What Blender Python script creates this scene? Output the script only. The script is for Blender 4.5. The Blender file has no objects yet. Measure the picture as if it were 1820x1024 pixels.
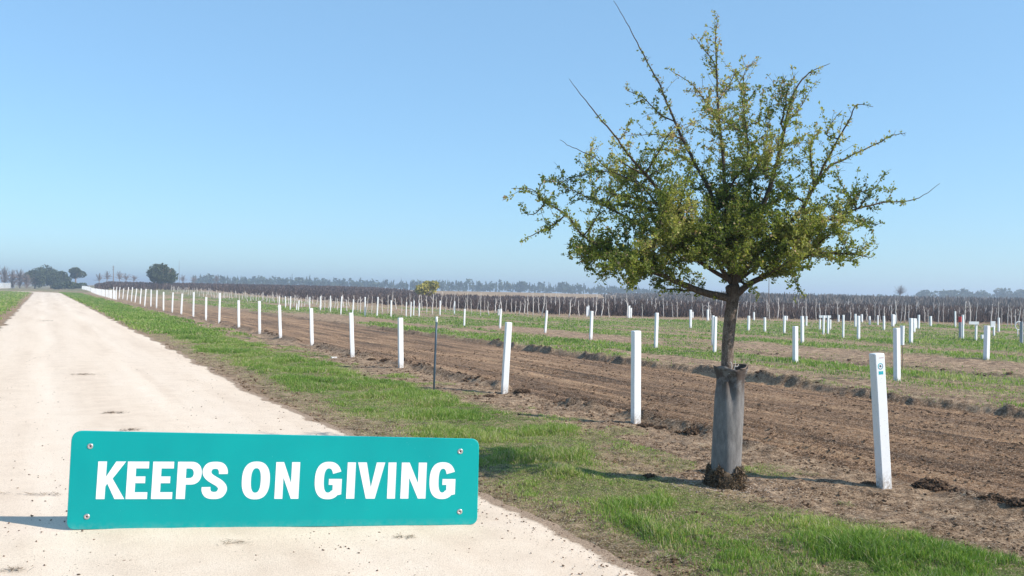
import bpy, math, random
import numpy as np
from mathutils import Vector, Matrix
random.seed(7); rng = np.random.default_rng(11)
S = bpy.context.scene
C = S.collection
# ------------------------------------------------------------------ camera
F = 1576.0                       # focal length in photograph pixels (1820 wide)
CAMH = 1.65
pit, rol = math.atan(7.4/F), math.atan(0.018)
fw = Vector((0, math.cos(pit), math.sin(pit)))
up0 = Vector((0, -math.sin(pit), math.cos(pit)))
rt = Vector((1,0,0))*math.cos(rol) + up0*math.sin(rol)
upv = Vector((1,0,0))*(-math.sin(rol)) + up0*math.cos(rol)
CAM = Vector((0,0,CAMH))
cd = bpy.data.cameras.new('camera'); cam = bpy.data.objects.new('camera', cd); C.objects.link(cam)
m = Matrix.Identity(4)
for i in range(3):
    m[i][0], m[i][1], m[i][2], m[i][3] = rt[i], upv[i], -fw[i], CAM[i]
cam.matrix_world = m
cd.sensor_width = 36; cd.lens = 36*F/1820; cd.clip_start = .05; cd.clip_end = 9000
S.camera = cam
# ------------------------------------------------------------------ world, sun, exposure
EL, AZ = math.radians(37), math.radians(109)
w = bpy.data.worlds.new("World"); S.world = w; w.use_nodes = True
nt = w.node_tree; bg = nt.nodes['Background']
sky = nt.nodes.new('ShaderNodeTexSky'); sky.sky_type = 'NISHITA'; sky.sun_disc = False
sky.sun_elevation = EL; sky.sun_rotation = AZ; sky.air_density = 1.0; sky.dust_density = .35; sky.ozone_density = 1.6
tn_ = nt.nodes.new('ShaderNodeMix'); tn_.data_type = 'RGBA'; tn_.blend_type = 'MULTIPLY'; tn_.inputs[0].default_value = 1
tn_.inputs[7].default_value = (.66, .87, 1.0, 1)          # clean blue winter sky
nt.links.new(sky.outputs[0], tn_.inputs[6]); 
tm_ = nt.nodes.new('ShaderNodeMix'); tm_.data_type = 'RGBA'; tm_.inputs[0].default_value = .5
tm_.inputs[7].default_value = (1.62, 2.92, 4.35, 1)       # even thin-air blue
nt.links.new(tn_.outputs[2], tm_.inputs[6]); nt.links.new(tm_.outputs[2], bg.inputs[0]); bg.inputs[1].default_value = .15
sd = bpy.data.lights.new('sun', 'SUN'); sun = bpy.data.objects.new('sun', sd); C.objects.link(sun)
sd.energy = 4.8; sd.angle = math.radians(.5); sd.color = (1, .93, .83)
D = Vector((math.cos(EL)*math.sin(AZ), math.cos(EL)*math.cos(AZ), math.sin(EL)))
sun.rotation_euler = D.to_track_quat('Z', 'Y').to_euler()
S.view_settings.view_transform = 'Standard'; S.view_settings.look = 'None'
S.view_settings.exposure = 0.45; S.view_settings.gamma = 1
S.render.resolution_x = 1024; S.render.resolution_y = 576
S.cycles.volume_bounces = 0; S.cycles.max_bounces = 6; S.cycles.transparent_max_bounces = 8

# ------------------------------------------------------------------ helpers
def ray(px, py):
    return fw + rt*((px-910)/F) + upv*((512-py)/F)
def at(px, py, Y):                       # point on the ray through a photo pixel at world depth Y
    d = ray(px, py); return CAM + d*(Y/d.y)
def gp(px, py):                          # where that ray meets the ground plane
    d = ray(px, py); return CAM + d*(-CAMH/d.z)
def proj(P):                             # Nx3 -> photo pixels
    Q = P - np.array(CAM)
    a, b, c = Q@np.array(rt), Q@np.array(upv), Q@np.array(fw)
    return 910+F*a/c, 512-F*b/c

def hsh(ix, iy, s):
    n = (ix.astype(np.int64)*374761393 + iy.astype(np.int64)*668265263 + s*974711) & 0xffffffff
    n = ((n ^ (n >> 13))*1274126177) & 0xffffffff
    n = ((n ^ (n >> 16))*2246822519) & 0xffffffff
    return ((n ^ (n >> 15)) & 0xffffff)/float(0xffffff)
def vn(x, y, s=0):
    ix, iy = np.floor(x), np.floor(y); fx, fy = x-ix, y-iy
    fx = fx*fx*fx*(fx*(fx*6-15)+10); fy = fy*fy*fy*(fy*(fy*6-15)+10)
    a, b, c, d = hsh(ix,iy,s), hsh(ix+1,iy,s), hsh(ix,iy+1,s), hsh(ix+1,iy+1,s)
    return (a*(1-fx)+b*fx)*(1-fy)+(c*(1-fx)+d*fx)*fy
def fbm(x, y, s=0, o=4):
    t = 0; a = .5; n = 0
    for k in range(o):
        t = t + a*vn(x*2**k+k*17.3, y*2**k-k*9.1, s+k); n += a; a *= .5
    return t/n
def sst(a, b, x):
    t = np.clip((x-a)/(b-a), 0, 1); return t*t*(3-2*t)

K = .53
def bend(Y): return np.maximum(Y-160, 0)**2/55.0          # the track swings left far off
def uv(X, Y): return X + K*Y + bend(Y), (Y - K*X)/1.13
RE, LE = 3.25, -1.5                      # road edges in u
def masks(X, Y):
    u, v = uv(X, Y)
    e = (fbm(u*.6, v*.45, 3)-.5)*1.3 + (fbm(u*3, v*3, 5, 3)-.5)*.6
    ue = u + e
    g1 = (.30*sst(3.35, 3.75, u+e*.5)+.70*sst(3.85, 4.5, u+e*.7))*(1-sst(5.95, 6.75, u+e*.7+.95*np.exp(-((Y-8.3)/1.35)**2)))                       # the verge beside the road
    g1 *= .68+.32*sst(.33, .47, fbm(u*1.3, v*.8, 21)); g1 = np.maximum(g1, .55*sst(.56,.62,fbm(u*1.6, v*1.6, 23, 3))*sst(5.5,6.2,u)*(1-sst(7.0,7.5,u)))
    gl = 1-sst(-2.7, -1.7, ue)                                          # left verge
    far = sst(14.6, 15.1, u+e*.25)
    st = fbm(u*.33, v*.06, 31, 4)
    g2 = far*sst(.40, .50, st + (fbm(u*2, v*1.2, 41, 3)-.5)*.25 + .06)
    tan1 = sst(14.8, 15.4, u)*(1-sst(15.8, 17.4, ue))*sst(2, 7, X)      # bare strip beyond the plough on the right
    band = sst(19.6, 20.6, ue)*(1-sst(23.6, 25.2, ue))*sst(4.5, 8, X)
    g2 = g2*(1-.85*tan1)*(1-.93*band)
    g2 = np.maximum(g2, far*sst(25, 27, ue)*(1-sst(48, 60, Y))*(.6+.38*sst(.38,.5,fbm(u*.5, v*.08, 33, 3))))
    g2 = g2*(1-.8*sst(.56,.64,fbm(u*.45, v*.035, 35, 3))*sst(16,18,u))
    front = 62 + np.where(X < 4, (4-X)*1.75, 0)
    g2 = g2*(1-sst(-6, 2, Y-front)*.95)
    g = np.clip(np.maximum(np.maximum(g1, gl), g2), 0, 1)
    plow = sst(7.9, 8.15, u+e*.15)*(1-sst(14.5, 14.8, u+e*.25))
    ridge = np.exp(-((u-7.95+e*.25)/.2)**2)*sst(.32, .52, fbm(v*.9, u*.6, 61, 3)) + np.exp(-((u-14.72+e*.3+(fbm(v*2.1,u,63,3)-.5)*.3)/.11)**2)*(.2+.8*sst(.4,.6,fbm(v*1.3,u*.8,65,3)))*.7
    ridge = ridge*1.25
    ridge += np.exp(-((u-20.3+e*.4)/.3)**2)*sst(5, 8, X)*.5
    return u, v, e, g, plow, np.clip(ridge, 0, 1), far
def rise(X, Y):                          # the far fields climb to a low crest
    s = X/np.maximum(Y, 1)
    cr = np.interp(s, [-.53, -.49, -.455, -.2, -.1, 0, .12, .3, .6], [0, .15, 2.15, 2.0, 1.62, 1.6, 1.25, .5, .5])
    return cr*sst(np.interp(s, [-.46,-.3], [135, 95]), 270, Y)
def height(X, Y):
    u, v, e, g, plow, ridge, far = masks(X, Y)
    nearf = 1-sst(30, 80, Y)
    onroad = sst(LE-.3, LE+.05, u)*(1-sst(RE+.35, RE+.75, u))
    dirt = np.abs(fbm(X*7, Y*7, 71, 4)-.5)*2
    z = (fbm(X*1.1, Y*1.1, 73, 3)-.5)*.07 + (dirt-.3)*.035*(1-plow)*nearf
    z = z + g*(fbm(X*2, Y*2, 75, 3)-.3)*.06
    fur = (vn(u*2.6, v*.05, 81)-.5)*.08 + (vn(u*6.5, v*.10, 83)-.5)*.06
    z = z*(1-.6*plow) + plow*(-.085 + fur + np.abs(fbm(X*11, Y*11, 85, 3)-.5)*.038*nearf)
    z = z + ridge*(.04+.13*fbm(X*5, Y*5, 87, 3))*nearf
    z = z + far*.05*(1-sst(20, 40, Y))
    z = z*(1-onroad) - .012*onroad
    return z + rise(X, Y)
def hz(x, y): return float(height(np.array([x]), np.array([y]))[0])

def mesh_np(name, V, faces, mat=None, parent=None, smooth=False, attrs=None):
    """faces: list of integer arrays (n,3) or (n,4)"""
    me = bpy.data.meshes.new(name)
    V = np.asarray(V, dtype=np.float32)
    me.vertices.add(len(V)); me.vertices.foreach_set('co', V.ravel())
    faces = [np.asarray(f, dtype=np.int32) for f in faces if len(f)]
    idx = np.concatenate([f.ravel() for f in faces]); tot = np.concatenate([np.full(len(f), f.shape[1], np.int32) for f in faces])
    me.loops.add(len(idx)); me.loops.foreach_set('vertex_index', idx)
    me.polygons.add(len(tot)); me.polygons.foreach_set('loop_start', np.concatenate([[0], np.cumsum(tot)[:-1]]).astype(np.int32))
    me.polygons.foreach_set('use_smooth', np.full(len(tot), smooth))
    for k, a in (attrs or {}).items():
        at_ = me.attributes.new(k, 'FLOAT', 'POINT'); at_.data.foreach_set('value', np.asarray(a, np.float32))
    me.update(calc_edges=True); me.validate()
    if mat: me.materials.append(mat)
    o = bpy.data.objects.new(name, me); C.objects.link(o)
    if parent: o.parent = parent
    return o
def tag(o, label=None, cat=None, group=None, kind=None):
    if label: o['label'] = label
    if cat: o['category'] = cat
    if group: o['group'] = group
    if kind: o['kind'] = kind
    return o
def empty(name, loc):
    o = bpy.data.objects.new(name, None); C.objects.link(o); o.location = loc; o.empty_display_size = .1; return o

class MB:                                 # collects tubes, boxes; builds ONE mesh object
    def __init__(s): s.V = []; s.q = []; s.t = []; s.n = 0
    def add(s, V, q=(), t=()):
        V = np.asarray(V, float); 
        if len(q): s.q.append(np.asarray(q)+s.n)
        if len(t): s.t.append(np.asarray(t)+s.n)
        s.V.append(V); s.n += len(V)
    def tube(s, P, R, n=6, cap=True):
        P = np.asarray(P, float); R = np.asarray(R, float); N = len(P)
        T = np.gradient(P, axis=0); T /= np.linalg.norm(T, axis=1)[:, None]+1e-9
        a = np.array([0,0,1.]) if abs(T[0][2]) < .9 else np.array([1.,0,0])
        x = np.cross(T[0], a); x /= np.linalg.norm(x); ph = np.arange(n)*2*np.pi/n
        V = []
        for i in range(N):
            x = x - T[i]*np.dot(x, T[i]); x /= np.linalg.norm(x)+1e-9; y = np.cross(T[i], x)
            V.append(P[i] + R[i]*(np.cos(ph)[:,None]*x + np.sin(ph)[:,None]*y))
        V = np.concatenate(V); q = []
        for i in range(N-1):
            for j in range(n): q.append((i*n+j, i*n+(j+1)%n, (i+1)*n+(j+1)%n, (i+1)*n+j))
        t = []
        if cap:
            V = np.vstack([V, P[-1], P[0]])
            for j in range(n): t.append(((N-1)*n+j, (N-1)*n+(j+1)%n, N*n)); t.append(((j+1)%n, j, N*n+1))
        s.add(V, q, t)
    def box(s, c, d, yaw=0, b=0.0):
        x, y, z = [k/2 for k in d]; b = min(b, x*.9, y*.9)
        pr = [(-x+b,-y),(x-b,-y),(x,-y+b),(x,y-b),(x-b,y),(-x+b,y),(-x,y-b),(-x,-y+b)] if b else [(-x,-y),(x,-y),(x,y),(-x,y)]
        n = len(pr); k = b*.8/max(x, y) if b else 0
        lv = [(-z, 1), (z-b*.8, 1), (z, 1-k)] if b else [(-z, 1), (z, 1)]
        V = [(p*f, q_*f, h) for h, f in lv for p, q_ in pr]
        ca, sa = math.cos(yaw), math.sin(yaw)
        V = [(c[0]+p*ca-q_*sa, c[1]+p*sa+q_*ca, c[2]+h) for p, q_, h in V]
        q = [(l*n+j, l*n+(j+1)%n, (l+1)*n+(j+1)%n, (l+1)*n+j) for l in range(len(lv)-1) for j in range(n)]
        nl = len(V); V += [(c[0], c[1], c[2]-z), (c[0], c[1], c[2]+z)]
        t = [((j+1)%n, j, nl) for j in range(n)] + [((len(lv)-1)*n+j, (len(lv)-1)*n+(j+1)%n, nl+1) for j in range(n)]
        s.add(V, q, t)
    def build(s, name, mat, parent=None, smooth=False, attrs=None):
        return mesh_np(name, np.concatenate(s.V), [np.concatenate(s.q) if s.q else [], np.concatenate(s.t) if s.t else []], mat, parent, smooth, attrs)

# ------------------------------------------------------------------ materials
class NT:
    def __init__(s, name, rough=.8, spec=.3):
        s.m = bpy.data.materials.new(name); s.m.use_nodes = True; s.t = s.m.node_tree
        s.b = s.t.nodes['Principled BSDF']; s.b.inputs['Roughness'].default_value = rough
        s.b.inputs['Specular IOR Level'].default_value = spec
    def n(s, typ, ins=(), **kw):
        nd = s.t.nodes.new('ShaderNode'+typ)
        for k, v in kw.items(): setattr(nd, k, v)
        for k, v in (ins.items() if isinstance(ins, dict) else enumerate(ins)): s.set(nd.inputs[k], v)
        return nd.outputs[0]
    def set(s, sock, v):
        if v is None: return
        if hasattr(v, 'is_output'): s.t.links.new(v, sock)
        else: sock.default_value = v
    def math(s, op, a, b=None, clamp=False): return s.n('Math', [a, b], operation=op, use_clamp=clamp)
    def mix(s, f, a, b, bt='MIX'):
        nd = s.t.nodes.new('ShaderNodeMix'); nd.data_type = 'RGBA'; nd.blend_type = bt
        s.set(nd.inputs[0], f); s.set(nd.inputs[6], col(a)); s.set(nd.inputs[7], col(b)); return nd.outputs[2]
    def noise(s, vec, scale, det=4, rough=.6): return s.n('TexNoise', {'Vector': vec, 'Scale': scale, 'Detail': det, 'Roughness': rough})
    def mr(s, v, a, b, c=0, d=1): return s.n('MapRange', [v, a, b, c, d])
    def attr(s, name):
        nd = s.t.nodes.new('ShaderNodeAttribute'); nd.attribute_name = name; return nd.outputs['Fac']
    def ramp(s, f, stops):
        nd = s.t.nodes.new('ShaderNodeValToRGB'); s.set(nd.inputs[0], f); e = nd.color_ramp.elements
        e[0].position, e[0].color = stops[0][0], col(stops[0][1]); e[1].position, e[1].color = stops[-1][0], col(stops[-1][1])
        for p, c in stops[1:-1]: k = e.new(p); k.color = col(c)
        return nd.outputs[0]
    def obj(s): return s.t.nodes.new('ShaderNodeTexCoord').outputs['Object']
    def bump(s, h, st, dist=.01):
        nd = s.t.nodes.new('ShaderNodeBump'); s.set(nd.inputs['Height'], h); nd.inputs['Strength'].default_value = st; nd.inputs['Distance'].default_value = dist
        s.t.links.new(nd.outputs[0], s.b.inputs['Normal'])
    def base(s, c): s.set(s.b.inputs['Base Color'], col(c)); return s
def col(c): return (*c, 1) if isinstance(c, tuple) and len(c) == 3 else c
M = {}
def mat_ground():
    k = NT('ground', .95, .15); P = k.obj()
    rot = k.n('VectorRotate', {'Vector': P, 'Angle': -math.atan(K)}, rotation_type='Z_AXIS')
    st = k.n('Mapping', {'Vector': rot, 'Scale': (1, .12, 1)})
    big = k.noise(P, .7, 3); med = k.noise(P, 5, 5, .65); fine = k.noise(P, 42, 7, .85); strk = k.noise(k.n('Mapping', {'Vector': rot, 'Scale': (1, .05, 1)}), 3.2, 5, .65)
    # dry loose earth
    loose = k.ramp(k.math('ADD', k.math('MULTIPLY', med, .62), k.math('MULTIPLY', fine, .38)),
        [(.38, (.05,.029,.016)), (.45, (.18,.112,.064)), (.53, (.34,.23,.142)), (.64, (.62,.455,.31))])
    plow = k.ramp(k.math('ADD', k.math('MULTIPLY', strk, .64), k.math('MULTIPLY', fine, .36)),
        [(.40, (.038,.019,.009)), (.46, (.135,.072,.036)), (.53, (.275,.158,.082)), (.63, (.48,.30,.17))])
    gr = k.ramp(k.math('ADD', k.math('MULTIPLY', med, .5), k.math('MULTIPLY', fine, .5)),
        [(.36, (.045,.06,.018)), (.5, (.15,.17,.055)), (.64, (.33,.28,.15))])
    dist = k.n('SeparateXYZ', {'Vector': P}); yy = dist.node.outputs[1]
    fc = k.ramp(k.noise(st, .25, 5, .7), [(.3, (.20,.125,.07)), (.5, (.33,.225,.13)), (.7, (.44,.32,.185))])
    c = k.mix(k.attr('plow'), loose, plow)
    c = k.mix(k.mr(yy, 50, 110), c, fc)
    c = k.mix(k.attr('grassy'), c, gr)
    c = k.mix(k.math('MULTIPLY', k.attr('ridge'), .75), c, (.05,.033,.023))
    c = k.mix(1, c, k.ramp(big, [(.3, (.82,.8,.8)), (.7, (1.12,1.1,1.08))]), 'MULTIPLY')
    soil = k.math('SUBTRACT', 1, k.math('MULTIPLY', k.attr('grassy'), .7)); gm = k.noise(P, 24, 3, .75); g2 = k.noise(P, 70, 2, .7)
    c = k.mix(k.math('MULTIPLY', k.mr(gm, .34, .47, .7, 0), soil), c, (.06,.038,.025)); c = k.mix(k.math('MULTIPLY', k.mr(gm, .53, .66, 0, .4), soil), c, (.72,.53,.37))
    c = k.mix(k.mr(g2, .32, .46, .6, 0), c, (.07,.045,.03)); c = k.mix(k.mr(g2, .54, .66, 0, .5), c, (.78,.60,.44))
    k.base(c); k.bump(k.math('ADD', fine, k.math('MULTIPLY', med, 1.5)), 1, .03); return k.m
def mat_road():
    k = NT('road', .95, .15); P = k.obj()
    rot = k.n('VectorRotate', {'Vector': P, 'Angle': -math.atan(K)}, rotation_type='Z_AXIS')
    st = k.n('Mapping', {'Vector': rot, 'Scale': (1, .06, 1)})
    strk = k.noise(st, 1.6, 4, .55); med = k.noise(P, 3, 5, .6); fine = k.noise(P, 90, 4, .7); grit = k.noise(P, 260, 2, .5)
    c = k.ramp(k.math('ADD', k.math('MULTIPLY', strk, .6), k.math('MULTIPLY', med, .4)),
        [(.3, (.60,.47,.36)), (.5, (.72,.585,.46)), (.7, (.78,.65,.53))])
    c = k.mix(k.math('MULTIPLY', k.attr('rut'), k.mr(strk, .35, .6, .1, .38)), c, (.86,.73,.60))
    c = k.mix(k.mr(fine, .36, .5, .5, 0), c, (.42,.32,.23))
    c = k.mix(k.mr(grit, .28, .40, .6, 0), c, (.16,.12,.09))
    ed = k.math('ADD', k.attr('edge'), k.math('MULTIPLY', k.math('SUBTRACT', k.noise(P, 6, 6, .75), .5), 1.1))
    c = k.mix(k.mr(ed, .42, .62), c, k.ramp(fine, [(.35, (.12,.08,.055)), (.5, (.30,.215,.15)), (.65, (.45,.34,.25))]))
    k.base(c); k.bump(k.math('ADD', fine, k.math('MULTIPLY', grit, .7)), .5, .008); return k.m
M['ground'] = mat_ground(); M['road'] = mat_road()
def simple(name, c, rough=.7, spec=.3, var=.15, scale=8, metal=0, bump=0):
    k = NT(name, rough, spec); n = k.noise(k.obj(), scale, 5, .65)
    k.base(k.mix(1, c, k.ramp(n, [(.3, (1-var,)*3), (.7, (1+var*.6,)*3)]), 'MULTIPLY')); k.b.inputs['Metallic'].default_value = metal
    if bump: k.bump(n, bump, .01)
    return k.m
def leafmat(name, stops, trans=.35, attr='tint', rough=.5, spec=.35):
    k = NT(name, rough, spec); c = k.ramp(k.attr(attr), stops); k.base(c)
    tr = k.t.nodes.new('ShaderNodeBsdfTranslucent'); k.set(tr.inputs[0], k.mix(1, c, (1.0,1.05,.6), 'MULTIPLY'))
    ms = k.t.nodes.new('ShaderNodeMixShader'); ms.inputs[0].default_value = trans
    out = k.t.nodes['Material Output']
    k.t.links.new(k.b.outputs[0], ms.inputs[1]); k.t.links.new(tr.outputs[0], ms.inputs[2]); k.t.links.new(ms.outputs[0], out.inputs[0])
    return k.m
M['grass'] = leafmat('grass_blade', [(0,(.07,.14,.02)),(.35,(.15,.27,.04)),(.62,(.27,.38,.075)),(.82,(.38,.40,.14)),(.9,(.5,.42,.25)),(1,(.62,.53,.38))], .45)
M['leaf'] = leafmat('leaf', [(0,(.06,.088,.014)),(.32,(.15,.195,.03)),(.62,(.33,.345,.075)),(.86,(.52,.47,.17)),(.93,(.40,.27,.16)),(1,(.52,.37,.27))], .45)
def mat_post():
    k = NT('white_paint', .45, .4); P = k.obj()
    n = k.noise(P, 14, 5, .7); z = k.n('SeparateXYZ', {'Vector': P}).node.outputs[2]
    c = k.mix(k.mr(n, .62, .74, 0, .35), (.80,.80,.80), (.5,.46,.42))
    low = k.math('MULTIPLY', k.mr(k.math('ADD', z, k.math('MULTIPLY', n, .12)), .05, .22, 1, 0), k.mr(k.noise(P, 30, 4, .7), .38, .6))
    sp = k.mr(k.noise(P, 70, 2, .5), .69, .73, 0, .8); c = k.mix(sp, c, (.2,.16,.13))
    k.base(k.mix(low, c, (.30,.23,.17))); return k.m
M['post'] = mat_post()
M['stem'] = simple('pale_bark', (.66,.60,.56), .8, .2, .25, 5)
M['stemdark'] = simple('young_bark', (.22,.16,.13), .9, .1, .3, 5)
M['metal'] = simple('painted_steel', (.05,.085,.12), .45, .5, .3, 20)
M['grey'] = simple('grey_wood', (.33,.35,.38), .8, .2, .3, 20)
M['red'] = simple('red_paint', (.65,.06,.05), .6, .3, .2, 20)
M['clod'] = simple('dark_soil', (.105,.068,.045), .98, .05, .6, 30, bump=.8)
M['litter'] = simple('dry_litter', (.17,.11,.075), .95, .1, .6, 25)
M['crumb'] = simple('soil_crumb', (.15,.095,.06), .97, .05, .75, 9)
M['pebble'] = simple('stone', (.42,.33,.26), .9, .2, .4, 40)
M['rootmat'] = simple('root_mulch', (.13,.095,.065), .98, .05, .6, 22, bump=.7)
M['bush'] = leafmat('far_leaves', [(0,(.022,.032,.013)),(.5,(.055,.072,.026)),(1,(.10,.115,.045))], .15, rough=.8)
M['yellow'] = leafmat('yellow_leaves', [(0,(.18,.16,.03)),(.5,(.38,.33,.07)),(1,(.50,.44,.12))], .3, rough=.8)
M['wood'] = leafmat('wood_leaves', [(0,(.025,.045,.028)),(.5,(.06,.085,.045)),(1,(.12,.13,.08))], .1, rough=.9)
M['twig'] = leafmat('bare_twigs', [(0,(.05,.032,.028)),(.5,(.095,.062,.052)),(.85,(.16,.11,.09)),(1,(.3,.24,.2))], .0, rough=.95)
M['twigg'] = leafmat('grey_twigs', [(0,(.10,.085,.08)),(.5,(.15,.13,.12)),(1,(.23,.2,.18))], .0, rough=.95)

# ------------------------------------------------------------------ ground and road
def ground():
    s = np.concatenate([np.linspace(-1.6,-.75,14,endpoint=False), np.linspace(-.75,-.02,190,endpoint=False), np.linspace(-.02,.47,470,endpoint=False),
                        np.linspace(.47,.75,60,endpoint=False), np.linspace(.75,1.6,14)])
    Y = np.concatenate([np.linspace(-5,3.2,12,endpoint=False), np.exp(np.linspace(math.log(3.2), math.log(60), 760, endpoint=False)),
                        np.exp(np.linspace(math.log(60), math.log(4000), 170))])
    SS, YY = np.meshgrid(s, Y); XX = SS*(YY+6.5)
    X, Yv = XX.ravel(), YY.ravel()
    u, v, e, g, plow, ridge, far = masks(X, Yv)
    V = np.stack([X, Yv, height(X, Yv)], 1); n, r = len(s), len(Y)
    i = (np.arange(r-1)[:,None]*n + np.arange(n-1)[None]).ravel()
    o = mesh_np('ground', V, [np.stack([i, i+1, i+n+1, i+n], 1)], M['ground'], None, True, {'grassy': g, 'plow': plow, 'ridge': ridge})
    tag(o, kind='structure')
    # road sheet: ragged edges, faint crown
    vv = np.concatenate([np.linspace(-6, 4, 40, endpoint=False), np.exp(np.linspace(math.log(4), math.log(240), 900))])
    cr = np.concatenate([[0,.01,.03,.06], np.linspace(.1,.9,40), [.94,.97,.99,1]])
    L = LE + (fbm(vv*1.2, vv*0+3, 91)-.5)*.5 + (vn(vv*9, vv*0, 93)-.5)*.1
    R = RE + .22 + .25*(1-sst(5,12,vv)) + (fbm(vv*.8, vv*0+8, 95)-.5)*.35 + (fbm(vv*4, vv*0, 97, 3)-.5)*.10
    VV, CC = np.meshgrid(vv, cr, indexing='ij')
    U = L[:,None]*(1-CC) + R[:,None]*CC
    Yr = (VV*1.13 + K*U)/(1+K*K)*1.0; Xr = U - K*Yr - bend(Yr)
    Zr = .008 - .007*(np.exp(-((U-.15)/.3)**2)+np.exp(-((U-1.95)/.3)**2)) + .012*(1-(2*CC-1)**2) + (fbm(Xr*2, Yr*2, 99, 4)-.5)*.012 + rise(Xr, Yr) - .012*((2*CC-1)**16)
    V = np.stack([Xr.ravel(), Yr.ravel(), Zr.ravel()], 1); n = len(cr)
    i = (np.arange(len(vv)-1)[:,None]*n + np.arange(n-1)[None]).ravel()
    tag(mesh_np('road', V, [np.stack([i, i+1, i+n+1, i+n], 1)], M['road'], None, True, {'rut': (np.exp(-((U-.15)/.32)**2)+np.exp(-((U-1.95)/.32)**2)).ravel(), 'edge': np.maximum(sst(.945,1,CC), .8*(1-sst(0,.04,CC))).ravel()}), kind='structure')
ground()

# ------------------------------------------------------------------ grass and dirt detail
def blades(P, h, wd, tint, name, lab, lean=.45):
    n = len(P); a = rng.uniform(0, 2*np.pi, n); l = rng.normal(0, lean, n)*h
    side = np.stack([np.cos(a), np.sin(a), np.zeros(n)], 1)*(wd/2)[:,None]
    b = rng.uniform(0, 2*np.pi, n); ln = np.stack([np.cos(b)*l, np.sin(b)*l, np.zeros(n)], 1)
    upz = np.zeros((n,3)); upz[:,2] = h
    V = np.empty((n,5,3)); V[:,0] = P-side; V[:,1] = P+side; V[:,2] = P+side*.8+upz*.55+ln*.35; V[:,3] = P-side*.8+upz*.55+ln*.35; V[:,4] = P+upz*.95+ln
    k = np.arange(n)*5
    q = np.stack([k,k+1,k+2,k+3],1); t = np.stack([k+3,k+2,k+4],1)
    return tag(mesh_np(name, V.reshape(-1,3), [q,t], M['grass'], None, False, {'tint': np.repeat(tint,5)}), lab, 'grass', kind='stuff')
def scatter(n, Y0, Y1, s0, s1, dens, powr=1.0):
    # uniform in picture-like measure: log depth, lateral fan
    Y = np.exp(rng.uniform(math.log(Y0), math.log(Y1), n)); X = rng.uniform(s0, s1, n)*(Y)
    m_ = masks(X, Y); keep = rng.random(n) < dens(X, Y, m_)
    X, Y = X[keep], Y[keep]; return X, Y, [q[keep] for q in m_]
def tints(n, base, sd, X, Y, seed):
    t = base + (fbm(X*.9, Y*.9, seed)-.5)*.7 + rng.normal(0, sd, n)
    dry = rng.random(n) < .07 + .30*sst(.54,.74,fbm(X*1.7,Y*1.7,seed+5)); t[dry] = rng.uniform(.78, 1, dry.sum())
    return np.clip(t, 0, 1)
def scatter_u(n, Y0, Y1, u0, u1, dens, pw=1.0):
    Y = (rng.uniform(Y0**(1-pw) if pw != 1 else 0, Y1**(1-pw) if pw != 1 else 1, n))**(1/(1-pw)) if pw != 1 else np.exp(rng.uniform(math.log(Y0), math.log(Y1), n))
    X = rng.uniform(u0, u1, n)-K*Y; k = (X/Y < .66) & (X/Y > -.7); X, Y = X[k], Y[k]
    m_ = masks(X, Y); k = rng.random(len(X)) < dens(X, Y, m_); return X[k], Y[k], [q[k] for q in m_]
X, Y, m_ = scatter_u(560000, 4.4, 30, 3.3, 7.4, lambda X,Y,m: m[3]**1.5*(.55+.45*sst(.35,.6,fbm(X*2.6,Y*2.6,109,3))))
P = np.stack([X, Y, height(X,Y)-.004], 1); g = m_[3]; tall = fbm(X*1.9, Y*1.9, 111, 4)
h = (.012+.075*g**2*sst(.38,.66,tall))*rng.uniform(.5,1.3,len(X)); wd = .0022+.00052*Y*rng.uniform(.6,1.2,len(X))
tt = tints(len(X), .54, .17, X, Y, 121); tt = np.where(g < .6, np.clip(tt+.35*(.6-g)/.6, 0, 1), tt)
blades(P, h, wd, tt, 'verge_grass', 'strip of short green grass between the pale track and the row of posts', .7)
def d2(X,Y,m): return np.where((m[0] < 9) & (m[0] > 3.3), m[3]**1.3, 0)
X, Y, m_ = scatter_u(110000, 30, 210, 3.3, 7.4, d2)
P = np.stack([X, Y, height(X,Y)-.01], 1)
blades(P, (.05+.07*fbm(X,Y,131))*rng.uniform(.6,1.3,len(X)), .0011*Y*rng.uniform(.6,1.4,len(X)), tints(len(X), .46, .1, X, Y, 133), 'far_verge_grass', 'green grass verge running away beside the far part of the track')
X, Y, m_ = scatter(90000, 18, 240, -.75, -.5, lambda X,Y,m: np.where(m[0] < LE-.2, m[3]**1.3, 0))
P = np.stack([X, Y, height(X,Y)-.01], 1)
blades(P, (.05+.09*fbm(X,Y,141))*rng.uniform(.6,1.3,len(X)), .0011*Y*rng.uniform(.6,1.4,len(X)), tints(len(X), .55, .1, X, Y, 143), 'left_verge_grass', 'green and straw grass on the left side of the track')
X, Y, m_ = scatter(420000, 13, 130, -.6, .8, lambda X,Y,m: np.where(m[0] > 14.6, m[3]*(.35+.65*sst(.35,.6,fbm(X*.5,Y*.5,151))), 0))
P = np.stack([X, Y, height(X,Y)-.01], 1)
blades(P, (.035+.10*m_[3]*fbm(X*.6,Y*.6,153)**1.3)*rng.uniform(.5,1.3,len(X)), .0011*Y*rng.uniform(.6,1.3,len(X)), np.clip(tints(len(X), .46, .16, X, Y, 155), 0, 1), 'field_grass', 'rough green grass of the field beyond the ploughed strip')

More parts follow.
